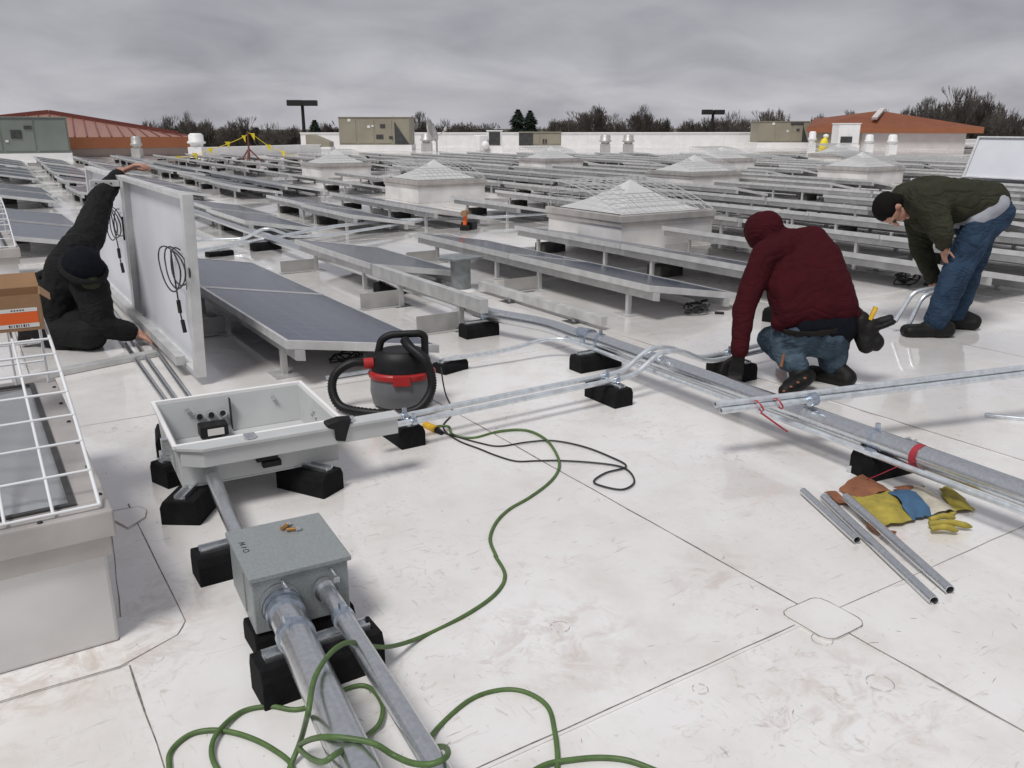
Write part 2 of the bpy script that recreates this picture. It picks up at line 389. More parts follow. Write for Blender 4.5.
def fillet(pts, rad=0.08, k=5):                   # straight runs with rounded bends
    pts = [Vector(p) for p in pts]; res = [pts[0]]
    for i in range(1, len(pts) - 1):
        a, b, c = pts[i - 1], pts[i], pts[i + 1]
        r1 = min(rad, (a - b).length * 0.45, (c - b).length * 0.45)
        q0 = b + (a - b).normalized() * r1; q1 = b + (c - b).normalized() * r1
        for j in range(k + 1):
            t = j / k; res.append(q0 * (1 - t) ** 2 + b * 2 * t * (1 - t) + q1 * t * t)
    res.append(pts[-1]); return res

# ================================================================== the setting
# the building's roof: a thick slab with membrane sheets laid on it
RX0, RX1, RY0, RY1 = -30.0, 95.0, -8.0, 62.0
roof = MB().box(RX0, RX1, RY0, RY1, -6.0, -0.006).build('roof', 'roof', kind='structure')
g = MB(); g.box(-1500, 1500, -1500, 1500, -6.6, -6.05); g.build('ground', 'field', kind='structure')
SW, S0 = 1.83, 0.20
laps = [-8.0, 1.42, 4.55, 10.6, 19.0, 30.0, 42.0, 56.0]
sheet_mesh = {}
k0, k1 = -7, 22
far_sheet = MB()
for k in range(k0, k1):
    x0, x1 = S0 + k * SW, S0 + (k + 1) * SW
    for j in range(len(laps) - 1):
        y0, y1 = laps[j], laps[j + 1]
        if j >= 4: continue
        zt = ((k + j) % 2) * 0.004
        key = (j, (k + j) % 2)
        if key not in sheet_mesh:
            m_ = MB().box(0, SW, y0, y1, -0.0055, zt).mesh('membrane_sheet'); m_.materials.append(MAT['roof']); sheet_mesh[key] = m_
        o = link('membrane_sheet', sheet_mesh[key], roof); o.location = (x0, 0, 0)
MB().box(S0 + k0 * SW, S0 + k1 * SW, 19.0, RY1, -0.0055, 0.0).build('membrane_field', 'roof', roof)
MB().box(S0 + k1 * SW, RX1, RY0, RY1, -0.0055, 0.001).build('membrane_field', 'roof', roof)
MB().box(RX0, S0 + k0 * SW, RY0, RY1, -0.0055, 0.001).build('membrane_field', 'roof', roof)
# dark lap edges (sealant and dirt) along the seams, slightly wandering
def seam(pts, wd=0.006, z=0.0052):
    mb = MB(); pts = [Vector((p[0], p[1], 0)) for p in pts]; L = []
    for i in range(len(pts) - 1):
        n = max(2, int((pts[i + 1] - pts[i]).length / 0.12))
        for j in range(n):
            L.append(pts[i].lerp(pts[i + 1], j / n))
    L.append(pts[-1])
    vs_ = []
    for i, q in enumerate(L):
        d = (L[min(i + 1, len(L) - 1)] - L[max(i - 1, 0)]).normalized(); nn = Vector((-d.y, d.x, 0))
        q = q + nn * rnd.uniform(-.0015, .0015); h = wd * rnd.uniform(0.18, 0.45)
        vs_ += [q + nn * h + Vector((0, 0, z)), q - nn * h + Vector((0, 0, z))]
    mb.add(vs_, [(2 * i, 2 * i + 1, 2 * i + 3, 2 * i + 2) for i in range(len(L) - 1)])
    return mb.build('lap_seam', 'seam', roof)
for k in range(-2, 10):
    x = S0 + k * SW
    if k == 0: seam([(x, -2), (x, 2.30)], 0.008); seam([(x, 4.4), (x, 19)])
    else: seam([(x, -2), (x, 19)], 0.008 if k == 1 else 0.006)
seam([(-3.4, 1.44), (1.93, 1.43)], 0.005); seam([(2.12, 1.42), (9, 1.36)], 0.004)
seam([(0.2, 4.55), (2.03, 4.52)], 0.005); seam([(2.03, 6.4), (5.7, 6.4)], 0.004); seam([(3.86, 10.6), (9.3, 10.6)], 0.004)
def patch(poly, name='membrane_patch', z=0.0085):
    m_ = MB().ext(poly, -0.001, z); o = m_.build(name, 'roof', roof)
    seam(list(poly) + [poly[0]], 0.004, z + 0.0006); return o
def rrect(x0, x1, y0, y1, r=0.03, rot=0.0):
    pts = []; cx_, cy_ = (x0 + x1) / 2, (y0 + y1) / 2
    for sx, sy, a0 in ((x1 - r, y1 - r, 0), (x0 + r, y1 - r, 90), (x0 + r, y0 + r, 180), (x1 - r, y0 + r, 270)):
        for q in range(4):
            a = R(a0 + q * 30); pts.append((sx + r * math.cos(a), sy + r * math.sin(a)))
    c, s_ = math.cos(rot), math.sin(rot)
    return [(cx_ + (x - cx_) * c - (y - cy_) * s_, cy_ + (x - cx_) * s_ + (y - cy_) * c) for x, y in pts]
patch(rrect(1.94, 2.12, 1.315, 1.50, 0.035))
# flashing laid round the foreground skylight
seam([P(128, 505)[:2], P(186, 622)[:2], P(178, 636)[:2], P(120, 668)[:2], P(-30, 712)[:2]], 0.006)
seam([P(110, 520)[:2], P(121, 618)[:2]], 0.005)
patch([P(112, 521)[:2], P(128, 530)[:2], P(146, 519)[:2], P(147, 512)[:2], P(140, 508)[:2], P(112, 513)[:2]][::-1])
# scratches, arcs and scraps of dirt
dirt = MB()
for i in range(120):
    px, py = rnd.uniform(120, 1020), rnd.uniform(400, 765)
    q = P(px, py); L = rnd.uniform(.005, .022); a = rnd.uniform(0, 6.28); wd = rnd.uniform(.0004, .0010)
    d = Vector((math.cos(a), math.sin(a), 0)) * L; n_ = Vector((-d.y, d.x, 0)).normalized() * wd
    bend = Vector((-d.y, d.x, 0)) * rnd.uniform(-.3, .3)
    z = Vector((0, 0, 0.0050))
    dirt.add([q - d - n_ * .3 + z, q + bend - n_ + z, q + d - n_ * .3 + z, q + d + n_ * .3 + z, q + bend + n_ + z, q - d + n_ * .3 + z], [(0, 1, 4, 5), (1, 2, 3, 4)])
for px, py, r_ in ((880, 684, .035), (822, 640, .03), (560, 628, .028), (905, 470, .02), (700, 690, .02)):
    q = P(px, py); a0 = rnd.uniform(0, 6)
    for j in range(20):
        if rnd.random() < .25: continue
        a, b = a0 + j * .28, a0 + (j + 1) * .28
        vs_ = [(q.x + math.cos(t) * rr, q.y + math.sin(t) * rr, 0.0050) for t in (a, b) for rr in (r_, r_ + .0015)]
        dirt.add(vs_, [(0, 2, 3, 1)])
dirt.build('scuff_marks', 'scuff', roof, kind='stuff')

# ================================================================== skylights
CW = 1.5
def guard_wires(r, n):
    # a wire ramp: starts at the near frame, climbs in a soft arch and drops at the far frame
    prof = []
    for i in range(12):
        t = i / 11; prof.append((-0.005 + t * (CW - 0.05), 0.435 + 0.33 * (math.sin(t * math.pi / 2) ** 0.9)))
    mb = MB()
    xs = [0.0 + i * CW / 13 for i in range(14)]
    for i, x in enumerate(xs):
        mb.tube([(x, y, z) for y, z in prof] + [(x, CW - 0.055, 0.43)], r * (1.25 if i in (0, 13) else 1), n)
    for y, z in prof: mb.tube([(xs[0], y, z + r), (xs[-1], y, z + r)], r, n)
    for z in (0.52, 0.60, 0.68): mb.tube([(xs[0], CW - 0.055, z), (xs[-1], CW - 0.055, z)], r, n)
    return mb
def make_skylight(label, lens, near):
    t = thing('skylight', label, 'skylight', group=None if near else 'peaked skylights among the solar rows')
    MB().box(0, CW, 0, CW, 0, 0.36).build('curb', 'curb', t, 0.01)
    f = MB()
    w_ = 0.065
    for a in ((-.03, CW + .03, -.03, w_), (-.03, CW + .03, CW - w_, CW + .03), (-.03, w_, w_ + .0005, CW - w_ - .0005), (CW - w_, CW + .03, w_ + .0005, CW - w_ - .0005)):
        f.box(*a, 0.345, 0.425)
    f.build('frame', 'skyframe', t, 0.006)
    MB().box(-.016, CW + .016, -.016, CW + .016, 0.285, 0.3445).build('flashing', 'skyframe', t, 0.004)
    l_ = MB(); n = 8; c = CW / 2; vs_ = []; ap = 0.37 if not near else 0.16
    for i in range(n + 1):
        k_ = 1 - i / n; h = (c - w_) * k_; z = 0.415 + ap * (0.55 * (i / n) + 0.45 * (i / n) ** 2)
        vs_ += [(c - h, c - h, z), (c + h, c - h, z), (c + h, c + h, z), (c - h, c + h, z)]
    l_.add(vs_, [(4 * i + j, 4 * i + (j + 1) % 4, 4 * i + 4 + (j + 1) % 4, 4 * i + 4 + j) for i in range(n) for j in range(4)])
    l_.build('lens', lens, t)
    gk = MB()
    for a in ((w_ - .012, CW - w_ + .012, w_ - .012, w_ + .006), (w_ - .012, CW - w_ + .012, CW - w_ - .006, CW - w_ + .012), (w_ - .012, w_ + .006, w_ + .0065, CW - w_ - .0065), (CW - w_ - .006, CW - w_ + .012, w_ + .0065, CW - w_ - .0065)): gk.box(*a, .4255, .432)
    gk.build('gasket', 'louver', t)
    guard_wires(0.0045 if near else 0.0048, 8 if near else 4).build('wire_guard', 'wire' if near else 'wirefar', t)
    if near:
        for i in range(6):
            for c_ in ((CW + .012, .1 + i * .25, .4245), (.1 + i * .25, -.014, .4245)):
                MB().lathe([(.007, 0), (.007, .005), (.003, .006)], c_, 8).build('screw', 'darkmetal', t)
    return t
sk0 = make_skylight('foreground skylight with smoky lens, white wire guard and a cardboard box on it', 'darkened', True)
sk0.location = (0.20 - CW, 2.45, 0)
skl = make_skylight('pale peaked skylight on a square curb behind the hooded worker', 'lens', False)
skl.location = (6.55, 7.85, 0)
def skat(px, py, label):
    q = P(px, py, 0.40); return dup(skl, (q.x, q.y, 0), label=label)
LBS = 'pale peaked skylight standing far off among the rows of panels'
dup(skl, (7.45, 15.0, 0), label='pale peaked skylight in front of the tan rooftop unit')
for px, py in ((320, 165), (545, 160), (693, 174), (722, 160), (842, 155), (868, 169)): skat(px, py, LBS)
s2 = dup(sk0, (.36 - CW, 8.6, 0), label='wire-guarded skylight beyond the cardboard box, beside the left solar panels')

# ================================================================== solar panels
PW, PL = 0.97, 1.98
ZH, ZL = 0.29, 0.13
tilt = math.atan((ZH - ZL) / PW)
def panel_parts(t, flat=False, legs=True, cheap=False):
    # local: x from the high edge to the low edge, y along the row
    def tp(x, y, d): return Vector((x, y, (ZH - (ZH - ZL) * x / PW if not flat else 0) + d))
    def slab(mb, x0, x1, y0, y1, d0, d1):
        vs_ = [tp(x, y, d) for d in (d0, d1) for y in (y0, y1) for x in (x0, x1)]
        mb.add(vs_, [(0, 2, 3, 1), (4, 5, 7, 6), (0, 1, 5, 4), (2, 6, 7, 3), (0, 4, 6, 2), (1, 3, 7, 5)])
    f = MB(); b = 0.022; D = -0.05
    slab(f, 0, PW, 0, b, D, 0); slab(f, 0, PW, PL - b, PL, D, 0)
    slab(f, 0, b, b, PL - b, D, 0); slab(f, PW - b, PW, b, PL - b, D, 0)
    f.build('frame', 'alu', t)
    gl = MB(); slab(gl, b, PW - b, b, PL - b, -0.012, -0.004); gl.build('glass', 'glass', t)
    bk = MB(); slab(bk, b, PW - b, b, PL - b, -0.016, -0.0125); bk.build('backsheet', 'back', t)
    if not legs: return
    for x, z0 in ((0.05, -0.055), (PW - 0.16, -0.055)):
        m_ = MB(); slab(m_, x, x + 0.055, -0.01, PL + 0.01, -0.115, -0.052); m_.build('rail', 'rail', t)
    for y in (0.32, 1.58):
        m_ = MB(); m_.box(0.06, 0.095, y - .017, y + .017, 0.006, 0.19); m_.box(0.0, 0.16, y - .09, y + .09, 0.001, 0.0055)
        m_.build('leg', 'rail', t)
        m_ = MB(); m_.box(PW - .15, PW - .11, y - .02, y + .02, 0.006, 0.05); m_.box(PW - .2, PW - .05, y - .07, y + .07, 0.001, 0.0055)
        m_.build('leg', 'rail', t)
        if not cheap and y > 1:
            m_ = MB(); m_.box(-.30, .058, y - .003, y + .003, .02, .13); m_.box(-.31, .058, y - .04, y + .04, .0062, .012); m_.build('side_plate', 'plate', t)
        if cheap and y > 1:
            m_ = MB(); m_.box(0.10, 0.40, y - .10, y + .10, 0.0062, 0.11); m_.build('ballast_block', 'ballast', t)
PG = 'tilted solar panels in rows on the roof'
pan = thing('solar_panel', '', 'solar panel', group=PG)
panel_parts(pan)
pan2 = thing('solar_panel', '', 'solar panel', group=PG); panel_parts(pan2, cheap=True)
ROWP = 1.42
def place_panel(x, y, label, src=None, used=set()):
    src = src or pan
    if src.name not in used:
        used.add(src.name); src.location = (x, y, 0); src['label'] = label; return src
    return dup(src, (x, y, 0), label=label)
STEP = PL + 0.02
near = []
# front rows, as installed so far
place_panel(1.43, 4.60, 'dark blue solar panel beside the wet vacuum, near end of its pair')
place_panel(1.43, 4.60 + STEP, 'dark blue solar panel behind the panel tipped upright, joined to the one by the vacuum')
place_panel(2.95, 6.92, 'dark solar panel beyond the bare rails, behind the capped pipe stub')
for j in range(2): place_panel(4.30, 4.80 + j * STEP, ['solar panel behind the hooded worker with a cable bundle under its end', 'solar panel alongside the capped pipe stub'][j])
for j in range(2): place_panel(5.62, 4.75 + j * STEP, ['solar panel between the hooded worker and the nearest peaked skylight', 'solar panel running past the corner of the nearest peaked skylight'][j], pan2)
for j in range(2): place_panel(7.10, 3.80 + j * STEP * .985, ['solar panel just behind the feet of the worker in the green jacket', 'solar panel whose end meets the curb of the nearest peaked skylight'][j])
cells = []
FAR = 'low solar panel in the crowded rows past the nearest peaked skylight'
sky_boxes = [(o.location.x - .12, o.location.x + CW + .05, o.location.y - .05, o.location.y + CW + .2) for o in COL.objects if o.name.startswith('skylight')]
starts = [(-.4, 2), (3.80, 2), (11.05, 2), (17.7, 3), (25.4, 3), (32.8, 3)]
hv_boxes = []
for r_ in range(-5, 30):
    x = 1.43 + ROWP * (r_ - 1)
    st_ = starts if r_ < 6 else [(-.4, 2), (3.80 + (r_ % 3) * .1, 2), (7.9, 1), (9.95, 3), (16.2, 3), (22.6, 3), (29.0, 3), (35.4, 2)]
    for si, (y0, n) in enumerate(st_):
        for j in range(n):
            y = y0 + j * STEP
            if r_ <= 5 and y < 8.5: continue
            if r_ <= 0 and y < 9.3: continue
            xx = x
            if r_ <= 0: xx = x + 0.20 + 0.04 * (y - 9)
            elif r_ == 1: xx = x + 0.05 + 0.045 * (y - 9)
            elif r_ <= 3: xx = x + 0.10 + 0.04 * (y - 9)
            if r_ == 1 and y < 15: continue
            cx_, cy_ = xx + .5, y + .95
            dist = math.hypot(cx_, cy_); az = math.degrees(math.atan2(cx_, cy_)) - 32.6
            if abs(az) > 34.5 or dist > 40 or cx_ < -1: continue
            if r_ > 3 and y < 3.7 and dist < 9.5: continue
            if any(xx < b[1] and xx + PW > b[0] and y < b[3] and y + PL > b[2] for b in sky_boxes): continue
            if dist > 15 and rnd.random() < 0.10: continue
            if 10.5 < y < 16 and r_ in (4, 5) and j == 1: pass
            cells.append((dist, xx, y, r_))
cells.sort()
LAB = ['solar panel in the two rows left of the far main conduit', 'solar panel between the far main conduit and the line of peaked skylights', FAR]
for d_, x, y, rw_ in cells[:290]:
    place_panel(x, y, LAB[0 if rw_ <= 1 else 1 if rw_ <= 4 else 2], pan if d_ < 10 or rnd.random() < .35 else pan2)

# bare rails of the row still to be covered
def rails(name, label, x0, z, y0, y1, h=0.06):
    t = thing(name, label, 'rail', (x0, y0, 0))
    MB().box(-.03, .03, 0, y1 - y0, z - h, z).build('channel', 'rail', t, 0.003)
    for y in (0.35, y1 - y0 - .5):
        m_ = MB(); m_.box(-.02, .02, y - .02, y + .02, 0.004, z - h); m_.box(-.08, .08, y - .08, y + .08, 0.0005, 0.004); m_.build('leg', 'rail', t)
        if z > .2:
            m_ = MB(); m_.box(-.36, -.022, y - .003, y + .003, 0.02, 0.14); m_.box(-.37, -.022, y - .05, y + .05, 0.001, .008); m_.build('side_plate', 'plate', t)
    return t
rails('mounting_rail', 'bare high rail of the unfinished row running down towards the main conduit', 2.99, .285, 5.03, 6.90, .10)
rails('mounting_rail', 'bare low rail lying just past the capped pipe stub', 3.86, .105, 4.78, 6.55, .07)
t = thing('ballast_block', 'black rubber block under the bare high rail near the conduit', 'block', (3.12, 6.9, 0)); MB().box(-.13, .13, -.07, .07, 0, .11).build('body', 'rubber', t, .006)

# the pair tipped upright by the kneeling worker
def upright_pair(label, x, y, zb, lean, n, sc=1.07, rails_=True, coil=True):
    t = thing('upright_solar_panel', label, 'solar panel', (x, y, zb))
    rot = Matrix.Rotation(-math.pi / 2 + lean, 4, 'Y')        # local: a across the panel -> up, normal -> +x
    def tr(a, b_, c): return Vector((c * math.cos(lean) + a * math.sin(lean), b_, a * math.cos(lean) - c * math.sin(lean)))
    def slab(mb, a0, a1, b0, b1, c0, c1):
        vs_ = [tr(a, b_, c) for c in (c0, c1) for b_ in (b0, b1) for a in (a0, a1)]
        mb.add(vs_, [(0, 1, 3, 2), (4, 6, 7, 5), (0, 4, 5, 1), (2, 3, 7, 6), (0, 2, 6, 4), (1, 5, 7, 3)])
    Wd = PW * sc
    for k in range(n):
        o = k * (PL + .015); f = MB(); b = .03; D = -.06
        slab(f, 0, Wd, o, o + b, D, 0); slab(f, 0, Wd, o + PL - b, o + PL, D, 0); slab(f, 0, b, o + b, o + PL - b, D, 0); slab(f, Wd - b, Wd, o + b, o + PL - b, D, 0)
        slab(f, b, Wd - b, o + b, o + b + .025, D, D + .004); slab(f, b, Wd - b, o + PL - b - .025, o + PL - b, D, D + .004)
        f.build('frame', 'alu', t, 0.002)
        m_ = MB(); slab(m_, b, Wd - b, o + b, o + PL - b, -.012, -.008); m_.build('backsheet', 'back', t)
        m_ = MB(); slab(m_, b, Wd - b, o + b, o + PL - b, -.007, -.002); m_.build('glass', 'glass', t)
        if coil:
            cc = (0.60, o + 0.30) if k == 0 else (0.66, o + .42)
            jb = MB(); slab(jb, cc[0] - .12, cc[0] + .06, cc[1] - .13, cc[1] - .10, -.035, -.013); jb.build('junction_box', 'black', t, .003)
            w_ = MB(); pts = []
            for i in range(42):
                a = i / 14 * 2 * math.pi; rr = .10 + .010 * math.sin(i * 1.3 + k) + .0007 * i
                pts.append(tr(cc[0] + math.cos(a) * rr * 1.0, cc[1] + math.sin(a) * rr * 2.7, -.03 - .002 * i))
            pts += [tr(cc[0] - .17, cc[1] + .03, -.06), tr(cc[0] - .27, cc[1] - .01, -.06), tr(cc[0] - .34, cc[1] - .04, -.055)]
            w_.tube(spline(pts, 2), .0046, 6)
            cb = w_.build('cable', 'blackcord', t)
            m_ = MB(); m_.tube([tr(cc[0] - .20, cc[1] + .02, -.06), tr(cc[0] - .27, cc[1] - .01, -.06)], .012, 8); m_.tube([tr(cc[0] - .31, cc[1] - .03, -.056), tr(cc[0] - .38, cc[1] - .06, -.052)], .012, 8); m_.build('connector', 'black', cb)
    if rails_:
        m_ = MB(); slab(m_, .02, .075, .25, n * PL + .3, -.115, -.062); m_.build('rail', 'rail', t, .002)
        m_ = MB(); slab(m_, Wd - .075, Wd - .03, 2.05, 2.09, -.26, -.062); m_.build('bracket', 'alu', t, .002)
        m_ = MB()
        for q in (-.22, -.17, -.12): slab(m_, Wd - .058, Wd - .047, 2.046, 2.049, q - .006, q + .006)
        m_.build('bolt_hole', 'ink', t)
    return t
upright_pair('two joined solar panels tipped upright, white backs showing, held by the kneeling worker', 1.06, 4.95, 0.05, 0.03, 2)
t = upright_pair('solar panel propped upright showing its white back, beyond the worker in the green jacket', 19.3, 9.2, .30, .42, 1, 1.0, False)

# ================================================================== rubber blocks and conduit
BLK = {}
def block(x, y, rz, label, L=.27, Wd=.125, h=.10, strut=True):
    t = thing('rubber_block', label, 'support block', (x, y, 0), rz, 'black rubber support blocks')
    key = (L, Wd, h)
    if key not in BLK:
        m_ = MB(); c = Wd * .5; c2 = Wd * .40
        vs_ = [(sx * L / 2, sy, z) for sx in (-1, 1) for sy, z in ((-c, 0), (c, 0), (c, h * .72), (c2, h), (-c2, h), (-c, h * .72))]
        m_.add(vs_, [(5, 4, 3, 2, 1, 0), (6, 7, 8, 9, 10, 11)] + [(i, (i + 1) % 6, 6 + (i + 1) % 6, 6 + i) for i in range(6)])
        me = m_.mesh('body'); me.materials.append(MAT['rubber'])
        s_ = MB(); s_.box(-L / 2 * .86, L / 2 * .86, -.021, -.013, h, h + .018); s_.box(-L / 2 * .86, L / 2 * .86, .013, .021, h, h + .018); s_.box(-L / 2 * .86, L / 2 * .86, -.013, .013, h, h + .004)
        me2 = s_.mesh('strut_channel'); me2.materials.append(MAT['galv'])
        BLK[key] = (me, me2)
    link('body', BLK[key][0], t, .004)
    if strut: link('strut_channel', BLK[key][1], t)
    return t
HP = math.pi / 2
block(2.84, 3.46, HP, 'rubber block under the paired thin conduits where they rise to the main conduit')
block(1.62, 3.52, HP, 'rubber block under the free ends of the paired thin conduits by the enclosure')
block(1.05, 3.20, R(120), 'rubber block under the right front corner of the open enclosure', .25, .13)
block(0.58, 3.22, R(55), 'rubber block under the left front corner of the open enclosure, beside the curved pipe', .22, .15)
block(0.63, 3.60, R(20), 'rubber block under the left side of the open enclosure, near its catch', .22, .13)
block(0.66, 3.98, R(80), 'rubber block at the far left corner of the open enclosure by the loose pipes', .22, .13)
block(0.62, 2.68, 0, 'rubber block with strut between the grey junction box and the open enclosure', .30, .12, .10)
block(0.66, 2.20, 0, 'rubber block directly under the grey junction box', .30, .13, .075, False)
block(0.63, 1.96, 0, 'rubber block with strut carrying both pipes in front of the grey junction box', .34, .12, .115)
block(3.00, 5.13, 0, 'rubber block under the main conduit close to the bare rails')
block(3.19, 4.02, 0, 'rubber block under the coupling of the main conduit', .32)
block(3.78, 3.45, HP, 'rubber block under the hand of the hooded worker', .30)
block(2.40, 4.46, R(15), 'small rubber block behind the wet vacuum at the end of a thin conduit', .20, .12, .06)
block(3.24, 2.02, R(-8), 'rubber block under the main conduit beside the yellow and blue rag', .32, .13, .115)
block(5.05, 3.75, R(30), 'rubber block behind the boots of the worker in the green jacket', .34, .14, .11)
block(5.25, 4.35, R(20), 'rubber block with strut at the feet of the worker in the green jacket', .34, .14, .11)
block(3.05, 10.3, R(10), 'rubber block under the far end of the main conduit', .34, .15)
block(2.45, 10.1, R(10), 'rubber block beside the upright panel pair below the far thin conduit', .30, .12, .06)

def clamp(parent, c, r, axis, mat='coupling', w_=.02):
    c = Vector(c); d = Vector(axis).normalized(); m_ = MB()
    m_.tube([c - d * w_ / 2, c + d * w_ / 2], r * 1.12, 14)
    m_.box(c.x - .008, c.x + .008, c.y - .008, c.y + .008, c.z + r, c.z + r * 1.1 + .022)
    return m_.build('clamp', mat, parent)
# the long main conduit
BR = .047
main = thing('main_conduit', 'thick galvanised conduit running across the roof on rubber blocks', 'conduit')
pth = [(3.10, 15.5, .155), (3.08, 10.3, .155), (3.06, 5.55, .155), P(486, 314, .155), P(548, 325, .155), P(580, 337, .155), (3.225, 4.05, .165), (3.16, 2.4, .165), (3.10, 1.25, .165), (3.02, -.6, .165)]
MB().tube(fillet(pth, .16, 6), BR, 18).build('pipe', 'galv', main)
d0 = Vector((0, 1, 0))
m_ = MB(); m_.tube([(3.226, 4.24, .16), (3.225, 4.17, .162)], BR * 1.18, 18); m_.tube([(3.225, 4.165, .162), (3.225, 4.12, .163)], BR * 1.28, 18); m_.build('coupling', 'coupling', main)
clamp(main, (3.222, 4.02, .165), BR, d0); clamp(main, (3.06, 5.13, .155), BR, d0); clamp(main, (3.145, 2.03, .165), BR, d0)
m_ = MB(); m_.tube([(3.125, 1.83, .165), (3.122, 1.805, .165)], BR * 1.06, 16); m_.tube(spline([(3.08, 1.80, .16), (3.06, 1.86, .12), (3.03, 1.93, .06), (3.02, 1.97, .03)], 4), .0022, 6); m_.build('red_strap', 'redtape', main)
# thin conduit following it
t = thing('thin_conduit', 'thin conduit that leaves a small block behind the vacuum and follows the main conduit', 'conduit')
pth = [P(443, 360, .085), P(505, 351, .085), P(545, 339, .125), P(566, 339, .125), (3.17, 4.10, .125), (3.10, 2.4, .125), (3.03, 1.2, .125), (2.97, -.4, .125)]
MB().tube(fillet(pth, .14), .0135, 10).build('pipe', 'emt', t)
m_ = MB(); q = P(566, 339, .125); m_.tube([q, q + Vector((.02, -.10, 0))], .019, 10); m_.tube([(3.085, 2.03, .125), (3.083, 1.99, .125)], .019, 10); m_.build('coupling', 'coupling', t)
# paired thin conduits, from the enclosure over the main conduit to the hooded worker
for k, (dy, lab) in enumerate(((-.01, 'nearer of the paired thin conduits that hop over the main conduit'), (.085, 'farther of the paired thin conduits that hop over the main conduit'))):
    t = thing('paired_conduit', lab, 'conduit', group='paired thin conduits')
    y = 3.39 + dy
    pth = [(1.44 + dy * 1.5, y, .135), (2.84, y + .02, .135), (2.97, y + .02, .14), (3.15, y + .02, .245), (3.30, y + .02, .235), (3.52, y + .02, .135), (3.75, y + .02, .13), (4.20, y + .05, .13)]
    MB().tube(fillet(pth, .07), .0145, 12).build('pipe', 'emt', t)
    m_ = MB(); m_.tube([(1.435 + dy * 1.5, y, .135), (1.4395 + dy * 1.5, y, .135)], .0115, 12); m_.build('bore_shade', 'bore_dark', t)
    for x in (1.62, 2.84, 3.78):
        mm = MB(); mm.tube([(x - .012, y + .015 * (x > 2), .134), (x + .012, y + .015 * (x > 2), .134)], .019, 10); mm.box(x - .01, x + .01, y - .004, y + .004, .150, .175); mm.build('clamp', 'coupling', t)
# bundle of three lengths lying over the main conduit, taped together
bd = thing('conduit_bundle', 'bundle of three thin conduits lying across the main conduit near the kneeling boots', 'conduit')
for k, (dx, dz, ex) in enumerate(((0, 0, 0), (.033, 0, .035), (.016, .028, -.02))):
    a = P(721, 411, .235) + Vector((ex, dx - ex * .2, dz)); b = P(1024, 374, .265) + Vector((0, dx, dz)); b = a + (b - a) * 1.35
    MB().pipe(a, b, .0145).build('pipe', 'emt', bd)
    q = a + (b - a).normalized() * .02; MB().tube([q, q + (b - a).normalized() * .01], .0119, 12).build('bore_shade', 'bore_dark', bd)
a = P(721, 411, .25); b = P(1024, 374, .28); d = (b - a).normalized()
m_ = MB()
for s_ in (.20, .30): m_.tube([a + d * s_ + Vector((0, .016, -.006)), a + d * (s_ + .007) + Vector((0, .016, -.002))], .0305, 12, caps=False)
m_.tube(spline([a + d * .20 + Vector((0, .0, -.03)), a + d * .27 + Vector((0, -.03, -.09)), a + d * .33 + Vector((0, -.02, -.13))], 4), .0045, 6)
m_.build('red_strap', 'redtape', bd)
m_ = MB(); m_.tube([a + d * .46 + Vector((0, .016, -.006)), a + d * .50 + Vector((0, .016, -.002))], .0305, 12); m_.build('clear_tape', 'coupling', bd)
def loose(label, a, b, r=.0165, mat='galv'):
    t = thing('loose_pipe', label, 'pipe', group='loose pipe lengths')
    MB().pipe(a, b, r).build('pipe', mat, t)
    d = (Vector(b) - Vector(a)).normalized()
    m_ = MB()
    for q, s_ in ((a, 1), (b, -1)): m_.tube([Vector(q) + d * s_ * .025, Vector(q) + d * s_ * .03], r * .81, 12)
    m_.build('bore_shade', 'bore_dark', t)
loose('short loose pipe lying beside the longer one, left of the rag', P(803, 491, .017), P(857, 540, .017), .0145)
loose('long loose pipe lying on the bare roof left of the rag', P(824, 497, .017), P(934, 601, .017))
loose('long loose pipe resting on the edge of the yellow rag', P(846, 497, .05), P(950, 590, .02))
loose('loose thin pipe on bare roof behind the conduit bundle', P(985, 415, .013), P(985, 415, .013) + (P(1024, 419, .013) - P(985, 415, .013)) * 2.4, .0125, 'emt')
for k, (p0, p1) in enumerate((((115, 330), (166, 402)), ((128, 332), (176, 400)), ((143, 332), (190, 398)))):
    a, b = P(*p0, .016), P(*p1, .016)
    loose(['grey loose pipe nearest the kneeling worker under his hand', 'grey loose pipe between two others leading to the enclosure', 'grey loose pipe closest to the upright panels'][k], a + (a - b) * .5, b + (b - a) * .1, .0155)
loose('short loose pipe on the roof under the front solar panel behind the vacuum hose', P(325, 378, .016), P(400, 366, .016), .014, 'emt')
MB_ = MB().tube(fillet([(1.2, 9.55, .10), P(205, 250, .11), P(335, 226, .16), P(400, 220, .11), P(480, 218, .11), P(546, 214, .11), P(600, 211, .11)], .2), .022, 10)
t = thing('far_conduit', 'pale thin conduit crossing the rows beyond the front solar panels', 'conduit'); MB_.build('pipe', 'emt', t)
t = thing('offset_conduit', 'pale thin conduit with a hump over the main conduit beyond the upright panels', 'conduit')
MB().tube(fillet([(1.5, 10.5, .08), P(205, 240, .1), P(244, 239, .1), P(262, 229, .24), P(272, 229, .24), P(292, 237, .1), P(330, 235, .1), P(420, 221, .1)], .12), .019, 10).build('pipe', 'emt', t)
# strut on the roof under the kneeling worker
t = thing('floor_strut', 'flat grey strut lying on the roof under the kneeling worker', 'rail')
a, b = P(60, 372, .02), P(130, 358, .02)
MB().bar(a + (a - b) * .6, b + (b - a) * .4, .07, .035).build('channel', 'rail', t, .003)

